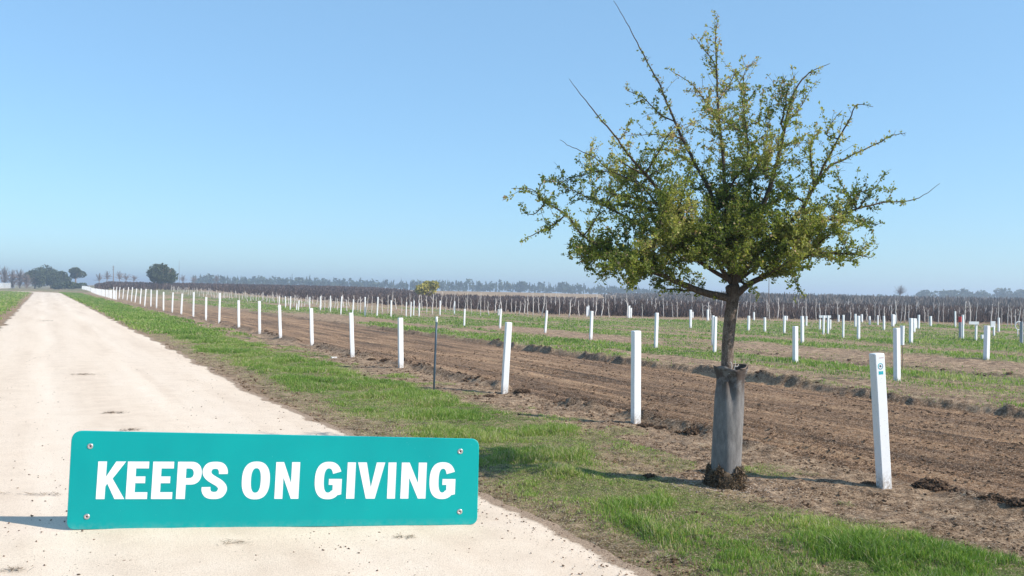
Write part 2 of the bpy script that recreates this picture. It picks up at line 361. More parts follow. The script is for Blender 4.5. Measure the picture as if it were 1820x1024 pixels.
def lumps(P, r, name, mat, flat=.7, lab=None, cat='soil', kind='stuff', elo=(.6,1.6)):
    """irregular clods: jittered octahedra, all one object"""
    o = np.array([(1,0,0),(-1,0,0),(0,1,0),(0,-1,0),(0,0,1),(0,0,-1),(.6,.6,.5),(-.6,.6,.5),(.6,-.6,.5),(-.6,-.6,.5)], float)
    t = np.array([(0,6,4),(6,2,4),(2,7,4),(7,1,4),(1,9,4),(9,3,4),(3,8,4),(8,0,4),(0,2,6),(2,1,7),(1,3,9),(3,0,8),(2,0,5),(1,2,5),(3,1,5),(0,3,5)])
    n = len(P); V = o[None]*rng.uniform(.55,1.3,(n,10,1)) + rng.normal(0,.12,(n,10,3)); V[...,2] *= flat
    a = rng.uniform(0,6.28,n); ca, sa = np.cos(a)[:,None], np.sin(a)[:,None]
    el = rng.uniform(*elo,n)[:,None]; x, y = V[...,0]*el, V[...,1]/el
    V = np.stack([x*ca-y*sa, x*sa+y*ca, V[...,2]], -1)*r[:,None,None] + P[:,None]
    T = (t[None] + (np.arange(n)*10)[:,None,None]).reshape(-1,3)
    return tag(mesh_np(name, V.reshape(-1,3), [T], mat, None, False), lab, cat, kind=kind)
# clods along the furrow banks and loose over the dirt
X, Y, m_ = scatter(300000, 4.6, 40, -.5, .85, lambda X,Y,m: np.clip(m[5]*.55*sst(.45,.7,fbm(X*3,Y*3,161)),0,1)*(m[0] > 6.5))
r = .006+.022*rng.random(len(X))**3*np.clip(Y/8,1,3); lumps(np.stack([X,Y,height(X,Y)+r*.2],1), r, 'furrow_clods', M['clod'], lab='dark broken clods along the furrow bank', cat='soil clods')
X, Y, m_ = scatter(420000, 4.6, 26, -.45, .85, lambda X,Y,m: ((m[0] > RE)&(m[0] < 14.5))*(1-m[3])**2*np.where(m[4] > .5, .24, .2)*sst(.3,.62,fbm(X*2.2,Y*2.2,163)))
r = .003+.013*rng.random(len(X))**4; lumps(np.stack([X,Y,height(X,Y)+r*.2],1), r*np.clip(Y/8,1,2), 'loose_clods', M['crumb'], lab='loose brown crumbs of soil and litter', cat='soil crumbs')
X, Y, m_ = scatter(110000, 4.2, 22, -.75, .3, lambda X,Y,m: ((m[0] > LE)&(m[0] < RE+.5))*(.05+.12*sst(.6,.8,fbm(X*2.3,Y*2.3,171)) + .25*sst(RE-.3,RE+.3,m[0]+m[2]*.4)))
r = .0018+.0075*rng.random(len(X))**5; lumps(np.stack([X,Y,X*0+.016],1), r, 'track_grit', M['litter'], lab='grit and dark crumbs strewn on the pale track', cat='grit')
# matted straw and twigs: thin flat strips
def strips(X, Y, Z, L, W, name, mat, lab, cat):
    n = len(X); a = rng.uniform(0,6.28,n); d = np.stack([np.cos(a),np.sin(a),rng.normal(0,.18,n)],1)*(L/2)[:,None]
    s_ = np.stack([-np.sin(a),np.cos(a),rng.normal(0,.3,n)],1)*(W/2)[:,None]; P = np.stack([X,Y,Z],1)
    V = np.stack([P-d-s_, P-d+s_, P+d+s_*.4, P+d-s_*.4],1); k = np.arange(n)*4
    return tag(mesh_np(name, V.reshape(-1,3), [np.stack([k,k+1,k+2,k+3],1)], mat, None, False, {'tint': np.repeat(rng.uniform(0,1,n),4)}), lab, cat, kind='stuff')
M['straw'] = leafmat('straw', [(0,(.10,.07,.045)),(.5,(.28,.21,.14)),(1,(.55,.45,.34))], .1)
X, Y, m_ = scatter(150000, 4.6, 20, -.3, .85, lambda X,Y,m: ((m[0] > RE+.1)&(m[0] < 8.2))*(1-m[3])*.5*sst(.35,.65,fbm(X*2.7,Y*2.7,181)))
strips(X, Y, height(X,Y)+.008, rng.uniform(.015,.07,len(X)), rng.uniform(.0015,.004,len(X)), 'straw_litter', M['straw'], 'thin dry straw and twigs lying on the bare verge', 'straw')
def patch(px, py, n, rx, ry, name, lab, mat='straw', L=.06):
    n = int(n*.55); c = gp(px, py); X = c.x+rng.normal(0,rx*.55,n); Y = c.y+rng.normal(0,ry*.55,n); kk_ = fbm(X*9,Y*9,int(px)) > .43; X, Y = X[kk_], Y[kk_]; n = len(X)
    strips(X, Y, X*0+.02+rng.random(n)*.012, rng.uniform(.3,1,n)*L, rng.uniform(.002,.005,n)*c.y/9, name, M[mat], lab, 'plant litter')
M['dlit'] = leafmat('brown_litter', [(0,(.05,.035,.02)),(.6,(.14,.09,.05)),(1,(.3,.2,.12))], .1)
for (px,py,n,rx,ry,lab) in [(148,668,500,.26,.16,'thin brown patch of plant litter on the pale track, farther of two'),(200,737,420,.15,.10,'small brown patch of plant litter on the pale track above the sign'),
        (232,768,260,.09,.10,'greyish tuft of litter just behind the top left of the sign'),(18,1019,300,.12,.05,'dark litter in the bottom left corner of the track'),
        (60,883,260,.32,.03,'faint dark strips standing in for branch shadow on the track left of the sign'),(415,970,150,.10,.06,'sparse dark specks on the track below the sign'),  # strips left of the sign imitate the crown's cast branch shadow, not litter
        (82,571,160,.25,.5,'small dark scattering on the far track'),(1010,905,300,.3,.08,'brown litter at the track edge right of the sign'),(720,960,120,.08,.05,'little dark twigs on the track below the right part of the sign')]:
    patch(px, py, n, rx, ry, 'litter_shade_patch', lab, 'dlit')
# larger single clods
def clod(px, py, r, lab, fl=.6):
    c = gp(px, py); z = hz(c.x, c.y); r_ = np.random.default_rng(int(px*7+py)); n = int(120+2200*r)
    d = r_.normal(0,1,(n,3)); d /= np.linalg.norm(d,axis=1)[:,None]; q = r_.random(n)**.5*.9; q[0] = 0
    if len(lab) and r < .06: n = 24; d = d[:n]; q = q[:n]
    P = np.stack([c.x+d[:,0]*q*r*1.25, c.y+d[:,1]*q*r, z+np.abs(d[:,2])*q*r*fl*.9-.004], 1); rad = r*(.07+.26*r_.random(n)**3)*(1.15-.6*q); rad[0] = r*.6
    o = lumps(P, rad, 'soil_clod', M['clod'], .85, lab, 'soil clod', elo=(.85,1.2)); del o['kind']
for a in [(1010,716,.13,'dark soil clod in the open dirt between the second and third white posts'),(1036,722,.07,'small dark clod just right of a larger one in the dirt'),
          (1082,705,.04,'tiny dark clod on the ploughed soil left of the second white post'),
          (928,700,.12,'dark clod at the foot of the third white post, on its right'),(870,704,.09,'clod just left of the foot of the third white post'),
          (1148,758,.10,'dark clod against the foot of the second white post'),(1175,762,.08,'pointed clod right of the foot of the second white post'),(1232,772,.12,'broad dark clod left of the grey tree sleeve on the furrow bank'),
          (1655,864,.14,'large rounded clod right of the emblem post'),(1700,868,.11,'dark clod right of the large rounded one'),(1765,893,.10,'shaggy dark clod near the right edge beyond the dirt'),(1810,903,.10,'dark shaggy clod cut by the right edge of the picture'),
          (1545,858,.07,'small clod against the left foot of the emblem post'),(1432,896,.05,'little dark stump of soil in the open dirt, between sleeve and emblem post'),(1718,972,.05,'dark clod in the thin grass at lower right'),
          (660,640,.10,'dark heap between the fourth and fifth white posts'),(685,645,.12,'dark shaggy heap just left of the fourth white post'),(796,664,.10,'dark clod right of the steel stake'),
          (1155,853,.06,'grey clod in the verge grass left of the sleeve')]:
    clod(*a)

# ------------------------------------------------------------------ sign on the track
def sign():
    A, B = gp(118.5, 945.5), gp(848, 936.5)
    X3 = Vector((B.x-A.x, B.y-A.y, 0)).normalized(); N = Vector((X3.y, -X3.x, 0))       # N faces the camera
    zb = .016
    def pl(px, py, off=0.0):
        d = ray(px, py); t = (A-CAM).dot(N)/d.dot(N); p = CAM + d*t; return p + N*off + Vector((0,0,zb))
    Q = [(128,769.5),(851.5,784),(848,936.5),(118.5,945.5)]; R_ = [20,15,15,15]; out = []
    for i in range(4):
        p, a, b = np.array(Q[i]), np.array(Q[i-1]), np.array(Q[(i+1)%4])
        d1, d2_ = (a-p)/np.linalg.norm(a-p), (b-p)/np.linalg.norm(b-p); s0, s1 = p+d1*R_[i], p+d2_*R_[i]
        for t in np.linspace(0,1,10):
            out.append(s0*(1-t)**2 + 2*p*t*(1-t) + s1*t*t)
    # arc-ish corners
    root = empty('sign_board', (A+B)/2); tag(root, 'long teal sign with rounded corners standing on the pale track, reading KEEPS ON GIVING', 'sign')
    inv = Matrix.Translation(-root.location)
    T = .014; e = .0025
    cen = np.mean(out, axis=0)
    def ring(off, sh):
        return [inv@pl(*(cen+(p-cen)*(1-sh*np.array([.0022,.01]))), off) for p in out]
    L = [ring(-T/2, 1), ring(-T/2+e, 0), ring(T/2-e, 0), ring(T/2, 1)]; n = len(out); V = [tuple(v) for r in L for v in r]
    q = [(l*n+j, l*n+(j+1)%n, (l+1)*n+(j+1)%n, (l+1)*n+j) for l in range(3) for j in range(n)]
    me = bpy.data.meshes.new('panel'); me.from_pydata(V, [], q+[tuple(range(n))[::-1], tuple(range(3*n,4*n))]); me.update()
    o = bpy.data.objects.new('panel', me); C.objects.link(o); o.parent = root
    k = NT('teal_paint', .32, .5); P = k.obj()
    c = k.mix(k.mr(k.noise(P, 1.3, 3), .35, .65, 0, 1), (.0,.315,.315), (.0,.365,.352))
    st = k.n('Mapping', {'Vector': P, 'Scale': (1, 1, .5)}); z_s = k.n('SeparateXYZ', {'Vector': P}).node.outputs[2]
    k.set(k.b.inputs['Roughness'], k.mr(k.noise(P, 5, 4, .7), .3, .7, .28, .5))
    dust = k.math('MULTIPLY', k.mr(z_s, -.02, .07, .22, 0), k.mr(k.noise(P, 24, 5, .75), .4, .6)); c = k.mix(dust, c, (.45,.50,.42)); sc = k.mr(k.noise(st, 60, 5, .8), .68, .74, 0, .5); c = k.mix(sc, c, (.35,.75,.72)); k.b.inputs['Specular IOR Level'].default_value = .22; k.base(c)
    k.bump(k.noise(P, 6, 3), .06, .01); me.materials.append(k.m)
    wm = simple('white_vinyl', (.86,.86,.86), .5, .3, .03, 6)
    # lettering: filled outlines in photo pixels laid on the panel plane
    def arc(cx, cy, rx, ry, a0, a1, n=16, p=2.3):
        r = []
        for a in np.linspace(math.radians(a0), math.radians(a1), n):
            c_, s_ = math.cos(a), math.sin(a); r.append((cx+rx*math.copysign(abs(c_)**(2/p), c_), cy-ry*math.copysign(abs(s_)**(2/p), s_)))
        return r
    # glyphs in a box: x 0..w px, y 0 top..67
    def K_(w): return [[(0,0),(15.6,0),(15.6,27),(32,0),(w,0),(27.5,30.5),(w+1,67),(33,67),(18.5,39.5),(15.6,44.5),(15.6,67),(0,67)]]
    def E_(w): return [[(0,0),(w,0),(w,12.3),(15.5,12.3),(15.5,26.5),(w-5.2,26.5),(w-5.2,38.6),(15.5,38.6),(15.5,54.7),(w,54.7),(w,67),(0,67)]]
    def P_(w): return [[(0,0),(24,0)]+arc(24,20.6,w-24,20.6,90,-90,20)+[(16,41.2),(16,67),(0,67)], [(15.6,12.2),(15.6,29.4),(21,29.4)]+arc(21,20.8,8,8.6,-90,90,12)]
    def I_(w): return [[(0,0),(w,0),(w,67),(0,67)]]
    def N_(w): return [[(0,0),(14,0),(w-14.5,38),(w-14.5,0),(w,0),(w,67),(w-13.5,67),(14.3,28.5),(14.3,67),(0,67)]]
    def V_(w): return [[(0,0),(15.5,0),(w/2+.3,46),(w-15,0),(w,0),(w/2+8.3,67),(w/2-7.6,67)]]
    def O_(w): return [arc(w/2,33.5,w/2,34.4,0,360,48,2.45)[:-1], arc(w/2,33.5,w/2-16.2,22.2,0,360,36,2.5)[:-1]]
    def G_(w):
        o_ = arc(w/2,33.5,w/2,34.4,24,312,44,2.45)
        i_ = arc(w/2+.3,33.5,w/2-15.8,22.2,306,28,36,2.5)
        return [o_+[(w,59),(w,30.5),(w-23,30.5),(w-23,41.5),(w-15.8,41.5),(w-15.8,51.5)]+i_]
    def S_(w):
        # centre line spine, constant-ish stroke
        c = [(w-7.6,22),(w-8.2,15),(w-13,8.2),(w/2,6.2),(13,8.3),(8.2,15.5),(9,22.5),(14,28.3),(w/2,33.6),(w-13.5,39),(w-8.2,45.5),(w-8,52),(w-13,58.8),(w/2,60.8),(13,58.8),(8.4,52.5),(7.8,45.5)]
        Pn = np.array(c, float); tt_ = np.linspace(0, len(c)-1, 90); out_ = []
        def cr(t):
            i = min(int(t), len(c)-2); f = t-i; p = [Pn[max(i-1,0)], Pn[i], Pn[i+1], Pn[min(i+2,len(c)-1)]]
            return .5*((2*p[1])+(-p[0]+p[2])*f+(2*p[0]-5*p[1]+4*p[2]-p[3])*f*f+(-p[0]+3*p[1]-3*p[2]+p[3])*f**3)
        X_ = np.array([cr(t) for t in tt_]); dd = np.gradient(X_, axis=0); dd /= np.linalg.norm(dd, axis=1)[:,None]
        nn = np.stack([-dd[:,1], dd[:,0]], 1)
        hw = 6.4+1.6*np.abs(dd[:,1])
        mid = np.exp(-((X_[:,1]-33.6)/9)**2); hw = hw*(1-mid)+7.2*mid
        return [list(map(tuple, X_+nn*hw[:,None])) + list(map(tuple, (X_-nn*hw[:,None])[::-1]))]
    G = [(K_,175.4,49.6,'letter_k'),(E_,228,38,'letter_e'),(E_,273,37.3,'letter_e'),(P_,317,43.3,'letter_p'),(S_,361.5,44.6,'letter_s'),(O_,432,49.7,'letter_o'),(N_,491.3,42.6,'letter_n'),
         (G_,561.3,48,'letter_g'),(I_,618.2,14.6,'letter_i'),(V_,636.6,48.2,'letter_v'),(I_,690.6,14.2,'letter_i'),(N_,714.2,44.6,'letter_n'),(G_,764.6,46,'letter_g')]
    for f, x0, wd_, nm in G:
        cu = bpy.data.curves.new(nm, 'CURVE'); cu.dimensions = '2D'; cu.fill_mode = 'BOTH'
        for lp in f(wd_):
            sp = cu.splines.new('POLY'); sp.points.add(len(lp)-1); sp.use_cyclic_u = True
            for p, (x, y) in zip(sp.points, lp): p.co = (x, y, 0, 1)
        tmp = bpy.data.objects.new('tmp', cu); C.objects.link(tmp); bpy.context.view_layer.update()
        me2 = bpy.data.meshes.new_from_object(tmp.evaluated_get(bpy.context.evaluated_depsgraph_get()))
        bpy.data.objects.remove(tmp); bpy.data.curves.remove(cu)
        for v in me2.vertices:
            x, y = v.co.x, v.co.y; fx = (x0+x-175)/635
            top, bot = 824+2.2*fx, 891-1.2*fx; py = top+(bot-top)*y/67
            px = x0+x-(4.6-2.0*fx)*y/67
            v.co = inv@pl(px, py, T/2+.0012)
        me2.name = nm; me2.materials.clear(); me2.materials.append(wm)
        o2 = bpy.data.objects.new(nm, me2); C.objects.link(o2); o2.parent = root
    sm = simple('zinc_screw', (.62,.58,.56), .35, .5, .3, 90, .8); dm = simple('screw_recess', (.10,.05,.05), .7, .3)
    for px, py in [(161,797),(155,922),(818,806),(817,913)]:
        b = MB(); P0 = inv@pl(px, py, T/2-.001); prof = [(.019,0),(.019,.003),(.0165,.0048),(.011,.0058),(.0085,.0045),(.0065,.003)]
        ph = np.arange(20)*2*np.pi/20; V = []
        for r, h in prof:
            for a in ph: V.append(tuple(P0 + X3*(r*math.cos(a)) + Vector((0,0,r*math.sin(a))) + N*h))
        q = [(l*20+j, (l+1)*20+j, (l+1)*20+(j+1)%20, l*20+(j+1)%20) for l in range(len(prof)-1) for j in range(20)]
        b.add(V, q); sc_ = b.build('screw', sm, root, True)
        b = MB(); V = [tuple(P0+N*.0032)]+[tuple(P0+X3*(.0068*math.cos(a))+Vector((0,0,.0068*math.sin(a)))+N*.0032) for a in ph]
        b.add(V, (), [(0, 1+j, 1+(j+1)%20) for j in range(20)]); ob = b.build('screw_socket', dm, sc_)
sign()

# ------------------------------------------------------------------ posts
def post_mesh(wd, h, b=.009, seg=5):
    b_ = MB(); x = wd/2; pr = [(-x+b,-x),(x-b,-x),(x,-x+b),(x,x-b),(x-b,x),(-x+b,x),(-x,x-b),(-x,-x+b)]; n = 8; V = []
    lv = [(-.15,1),(.0,1)]+[(h*k/seg,1) for k in range(1,seg)]+[(h-b,1),(h-b*.3,.93),(h,.82)]
    r_ = random.Random(int(wd*1e5+h*1e3))
    for z, f in lv:
        jx, jy = (r_.uniform(-.002,.002), r_.uniform(-.002,.002)) if 0 < z < h-.05 else (0,0)
        V += [(p*f+jx, q*f+jy, z) for p, q in pr]
    q = [(l*n+j, l*n+(j+1)%n, (l+1)*n+(j+1)%n, (l+1)*n+j) for l in range(len(lv)-1) for j in range(n)]
    V.append((0,0,h+.001)); t = [((len(lv)-1)*n+j, (len(lv)-1)*n+(j+1)%n, len(V)-1) for j in range(n)]
    b_.add(V, q, t); return b_
def instance(proto, P, T, yaw, wscale=1, first=None):
    """stand a copy of proto with its foot at P and its top at T"""
    o = proto if first else proto.copy()
    if not first: C.objects.link(o)
    d = T-P; L = d.length; q = d.to_track_quat('Z', 'Y').to_matrix().to_4x4()
    zax = d.normalized(); x = Vector((math.cos(yaw), math.sin(yaw), 0)); x = (x-zax*x.dot(zax)).normalized(); y = zax.cross(x)
    R = Matrix((x, y, zax)).transposed().to_4x4()
    o.matrix_world = Matrix.Translation(P) @ R @ Matrix.Diagonal((wscale, wscale, L/o['_h'], 1))
    return o
def stand(proto, xb, yb, xt, yt, yaw=.3, ws=1, first=False, sink=True):
    P = gp(xb, yb); Tp = at(xt, yt, P.y); P = P.copy()
    P.z = min(hz(P.x, P.y), .03)
    return instance(proto, P, Tp, yaw, ws, first)
post0 = post_mesh(.12, 1.15).build('white_post', M['post']); post0['_h'] = 1.15
def ordn(n):
    a = ['first','second','third','fourth','fifth','sixth','seventh','eighth','ninth','tenth','eleventh','twelfth','thirteenth','fourteenth','fifteenth','sixteenth','seventeenth','eighteenth','nineteenth']
    if n < 19: return a[n]
    n += 1; t = ['twent','thirt','fort','fift','sixt','sevent','eight','ninet'][n//10-2]
    return t+'ieth' if n % 10 == 0 else t+'y-'+a[n%10-1]
ORD = [ordn(i_) for i_ in range(95)]
ORD_ = ['first','second','third','fourth','fifth','sixth','seventh','eighth','ninth','tenth','eleventh','twelfth','thirteenth','fourteenth','fifteenth','sixteenth','seventeenth','eighteenth','nineteenth','twentieth']
GR1 = 'white posts in the row along the track'
row1 = [(1571.5,863,1558,628,.124),(1130,752,1130.5,588,.13),(896.5,698,904,573,.125),(712.5,655,711.5,565,.125),(626.5,635,624,556,.125),(554.5,615,553,548,.12),(498.5,603,496.5,542,.12),(461.5,594,461,535,.12),
        (424.5,585,424,534,.12),(389.5,575.5,391,521,.11),(366,570,366.5,528,.12),(343.5,563.5,344.5,519.5,.11),(322,559.5,324,522,.12),(306,556,307.5,520,.11),(290.5,551,290.7,519,.12),(278,546,279,516,.12),
        (268,542.5,268.7,514.7,.12),(257,543.5,259.6,513.6,.12),(249,539.5,251,513.2,.12),(240,536.7,243,513.2,.12),(233.3,535,235.5,510.7,.12),(225.6,532.7,228.5,510.7,.12),(218,530.8,220,512.5,.12),(211.5,529.7,213.3,510.3,.12),(205.5,528.3,207.7,510,.12),(200.7,526.8,202.3,510,.12)]
P_emb = None
for i, (xb, yb, xt, yt, wd_) in enumerate(row1):
    far_ = gp(xb, yb).y > 60
    o = stand(post0, xb, yb, xt, yt, .34+random.uniform(-.1,.1) if i else .2, wd_*.78/.12, first=(i == 0))
    if i == 0:
        P_emb = o; lab = 'nearest white post, leaning, with a round blue emblem and teal squares near its top'
    elif i == 1: lab = 'tall thick white post between the third roadside post and the grey tree sleeve'
    elif i == 2: lab = 'white square post just right of the dark steel stake, leaning slightly'
    elif i == 3: lab = 'white square post with a dark top, just left of the dark steel stake'
    else: lab = f'{ORD[i]} white post of the roadside row, counted away from the emblem post'
    tag(o, lab, 'post', GR1)
# the rest of the row shrinks into a white line
d0 = 104.0; far_row = []
while d0 < 232:
    X_ = -.5165*d0+7.35 + random.uniform(-.05,.05); far_row.append((X_, d0)); d0 += 2.9
for i, (X_, d_) in enumerate(far_row):
    z = hz(X_, d_); o = instance(post0, Vector((X_, d_, z)), Vector((X_, d_, max(z+.9, .98)+random.uniform(-.03,.03)-.0*z)), .3, 1.05)
    tag(o, f'tiny distant {ORD[i+26]} white post of the roadside row, counted from the emblem post', 'post', GR1)
for k in range(26):                       # left of the track, far off
    px = -14+k*1.62; d_ = 236+k*2.1; P = at(px, 503+.018*px+CAMH/d_*F, d_); z = hz(P.x, P.y); P.z = z
    o = instance(post0, P, P+Vector((0,0,CAMH-z+.0+.1+random.uniform(-.04,.04))), .2, 1.15)
    tag(o, f'{ORD[k]} white post from the left in the pale line left of the track', 'post', 'white posts left of the track')
# emblem on the nearest post (front face)
def decal(parent, polys, name, mat, yoff=-.0605):
    b = MB()
    for pl_ in polys:
        n = len(pl_); c = np.mean(pl_, axis=0); V = [(x, yoff, z) for x, z in pl_]+[(c[0], yoff, c[1])]
        b.add(V, (), [(j, (j+1)%n, n) for j in range(n)])
    o = b.build(name, mat); o.parent = parent; return o
def ringp(cx, cz, r0, r1, a0, a1, n=20, ex=1.0):
    A_ = np.linspace(math.radians(a0), math.radians(a1), n)
    return [[(cx+ex*r1*math.cos(a), cz+r1*math.sin(a)), (cx+ex*r1*math.cos(b), cz+r1*math.sin(b)), (cx+ex*r0*math.cos(b), cz+r0*math.sin(b)), (cx+ex*r0*math.cos(a), cz+r0*math.sin(a))] for a, b in zip(A_[:-1], A_[1:])]
mt = simple('emblem_blue', (.03,.22,.33), .5, .4, .1); mc = simple('emblem_teal', (.0,.42,.50), .5, .4, .1); mdk = simple('emblem_dark', (.02,.02,.03), .5); mrd = simple('emblem_red', (.5,.12,.10), .6)
h_ = 1.15
decal(P_emb, ringp(-.002, h_-.108, .021, .0275, -150, 60, 24, 1.15), 'emblem_ring', mt)
decal(P_emb, ringp(-.002, h_-.108, .019, .026, 60, 210, 18, 1.2), 'emblem_ring_light', mc)
decal(P_emb, ringp(-.004, h_-.107, 0.0001, .010, 0, 360, 14), 'emblem_dot', mdk)
decal(P_emb, ringp(.010, h_-.113, 0.0001, .004, 0, 360, 8), 'emblem_mark', mt)
decal(P_emb, [[(-.026,h_-.178),(-.001,h_-.178),(-.001,h_-.150),(-.026,h_-.150)],[(.003,h_-.178),(.027,h_-.178),(.027,h_-.150),(.003,h_-.150)]], 'teal_squares', mc)
decal(P_emb, [[(a,h_-.040),(a+.008,h_-.040),(a+.008,h_-.035),(a,h_-.035)] for a in (-.012,-.001,.010,.021,.032)], 'red_marks', mrd)

# dark steel stake with a white cap
st_root = empty('steel_stake', gp(771, 693)); tag(st_root, 'thin dark blue grey steel stake with a white cap, between two white posts', 'stake')
P = Vector(st_root.location); Tp = at(776.3, 563, P.y)-P; Z0 = Vector((0,0,-.1)); b = MB()
b.tube([Z0, Tp*.3, Tp*.6, Tp*.93], [.017]*4, 8); b.build('stake_shaft', M['metal'], st_root, True)
b = MB(); b.tube([Tp*.925, Tp*.93, Tp*.995, Tp], [.016,.021,.021,.012], 10); b.build('stake_cap', M['post'], st_root, True)

# posts out in the grass field: (foot x, foot y, top x, top y, width)
def z5(*L): return [(1420+a/4.55, 440+c/4.55, 1420+(a+random.uniform(-2,2))/4.55, 440+b_/4.55, w_) for a, b_, c, w_ in L]
def z4(*L): return [(1100+a/4.55, 440+c/4.55, 1100+(a+random.uniform(-2,4))/4.55, 440+b_/4.55, w_) for a, b_, c, w_ in L]
fieldp = [(1753,642,1754.5,579,.15,'white post at the far right on the bare strip edge, taller than its neighbours'),
    (1594.5,683,1593.5,583,.125,'tall white post right of the tree, with a loose white sleeve hanging behind it'),
    (1413.5,648,1413.5,580,.13,'white post right of the grey sleeve with small grey marks near its top'),
    (1270,630,1271.5,563,.10,'nearer of two overlapping white posts just left of the tree trunk'),
    (1267,616,1267.5,561,.09,'slightly farther white post half hidden behind the post left of the tree trunk'),
    (1165.5,621,1167.5,556,.115,'white post in the grass just right of the thick second roadside post'),
    (1050,605,1052,553,.115,'white post in the grass, first left of the thick second roadside post'),
    (969,592,972,552,.10,'white post in the grass, second left of the thick second roadside post'),
    (888.5,584,890.5,549,.10,'white post in the grass seen just left above the third roadside post'),
    (825,580,826,549,.09,'white post in the grass between the steel stake and the third roadside post')]
GR2 = 'white posts out in the grass field'
for r in fieldp: tag(stand(post0, r[0], r[1], r[2], r[3], .35, r[4]*.8/.12), r[5], 'post', GR2)
post_s = post_mesh(.075, 1.1, .006).build('slim_post', M['post']); post_s['_h'] = 1.1; first = True
slim = z5((28,555,775,1.5),(60,555,635,1.3),(358,545,737,1.1),(457,537,643,1.5),(482,553,750,1.5),(510,540,605,1.7),(573,555,628,1.5),(638,548,630,1.2),(688,553,670,1.4),
    (906,572,780,1.7),(932,573,687,1.7),(944,575,660,1.7),(968,545,663,1.5),(1066,555,640,1.7),(1265,515,645,1.3),(1326,545,745,1.1),(1578,640,715,1.1),(1616,568,683,1.3),(320,545,603,1.5),(760,540,638,2.2),(770,545,625,2.2)) \
  + z4((580,503,655,1.6),(597,520,570,1.4),(720,502,592,1.9),(80,475,570,1.5),(96,490,565,1.5),(1048,552,675,1.6),(1092,522,592,1.6),(1181,565,682,1.4),(1338,553,697,1.4),(1356,553,590,1.6)) \
  + [(760+a/4.55, 440+c/4.55, 760+(a+2)/4.55, 440+b_/4.55, w_) for a,b_,c,w_ in ((100,430,550,1.2),(573,500,552,1.8),(1300,470,558,1.9),(1287,478,558,1.4),(217,435,545,1.2),(1630,470,570,1.6),(1645,488,570,1.4))] \
  + [(380+a/4.55, 440+c/4.55, 380+(a+t_)/4.55, 440+b_/4.55, w_) for a,b_,c,w_,t_ in ((1222,400,560,1.2,2),(1320,400,563,1.2,8),(1433,428,563,1.2,2),(1027,395,545,1.2,8),(943,390,520,1.1,1),(862,395,510,1.3,1),(683,425,513,1.2,8),(668,455,508,1.2,4),
    (618,395,503,1.2,2),(580,395,490,1.1,-2),(1555,440,565,.9,3),(1592,440,567,.9,5),(1615,430,557,1.0,5),(1660,450,562,1.0,5),(1122,420,540,1.2,8),(775,400,500,1.2,2),(528,395,470,1.1,2))]
slim.sort(key=lambda r: r[0])
lft = [r for r in slim if r[0] < 1296]; rgt = [r for r in slim if r[0] >= 1296]
for k, r in enumerate(slim):
    o = stand(post_s, *r[:4], .3, r[4]*.85, first=first); first = False
    if r in lft:
        j = len(lft)-1-lft.index(r); lab = f'{ORD[j]} slim white post left of the tree trunk, out across the grass field'
    else:
        j = rgt.index(r); lab = f'{ORD[j]} slim white post right of the tree trunk, out in the green field'
    tag(o, lab, 'post', 'slim white posts across the field')
# loose white sleeve hanging behind the tall post
def box_px(name, x0, y0, x1, y1, Y, mat, th=.03, parent=None, b=.004):
    a, c = at(x0, y1, Y), at(x1, y0, Y); m1 = MB(); m1.box(((a.x+c.x)/2, Y, (a.z+c.z)/2), (c.x-a.x, th, c.z-a.z), 0, b)
    return m1.build(name, mat, parent)
Ys = gp(1603, 668).y
sl = MB(); ph = np.linspace(.3, 5.6, 12); a, c = at(1600, 613, Ys), at(1607, 579, Ys)
V = [((a.x+c.x)/2+.045*math.cos(t)*(1+.1*z_), Ys+.045*math.sin(t), a.z+(c.z-a.z)*z_) for z_ in (0,.3,.7,1) for t in ph]
V += [((a.x+c.x)/2+.042*math.cos(t)*(1+.1*z_), Ys+.042*math.sin(t), a.z+(c.z-a.z)*z_) for z_ in (0,.3,.7,1) for t in ph]
q = [(l*12+j, l*12+j+1, (l+1)*12+j+1, (l+1)*12+j) for l in range(3) for j in range(11)]; q += [tuple(48+i for i in f[::-1]) for f in q]
sl.add(V, q)
tag(sl.build('plastic_sleeve', M['post'], None, True), 'short white plastic sleeve hanging behind the top of the tall white post', 'sleeve')
sh = MB(); sh.tube([(a.x+.05, Ys, -.02), (a.x+.055, Ys, a.z+.4), (a.x+.075, Ys, c.z-.05)], [.008,.007,.004], 5)
tag(sh.build('sapling_stick', M['stemdark']), 'thin dark stick carrying the white plastic sleeve', 'stick')
# four-legged white frame
Yf = gp(1465, 594).y
fr = empty('post_frame', gp(1464, 594)); tag(fr, 'white frame of four short posts joined by a top rail in the green field', 'frame'); L0 = Vector(fr.location)
for (x_, yt_, yb_) in ((1457,568,587),(1463.5,561,595),(1471.5,561,594.5),(1475.6,568,587)):
    Pl = gp(x_, yb_); Tl = at(x_, yt_, Pl.y); b = MB(); b.box((Pl.x-L0.x, Pl.y-L0.y, Tl.z/2-.03), (.075,.075,Tl.z+.06), .3, .006); b.build('leg', M['post'], fr)
b = MB(); pa, pb = at(1458, 562, Yf), at(1475, 562, Yf); b.box(((pa.x+pb.x)/2-L0.x, Yf-L0.y+.02, pa.z-.02), (pb.x-pa.x+.1, .05, .11), 0, .005); b.build('rail', M['post'], fr)
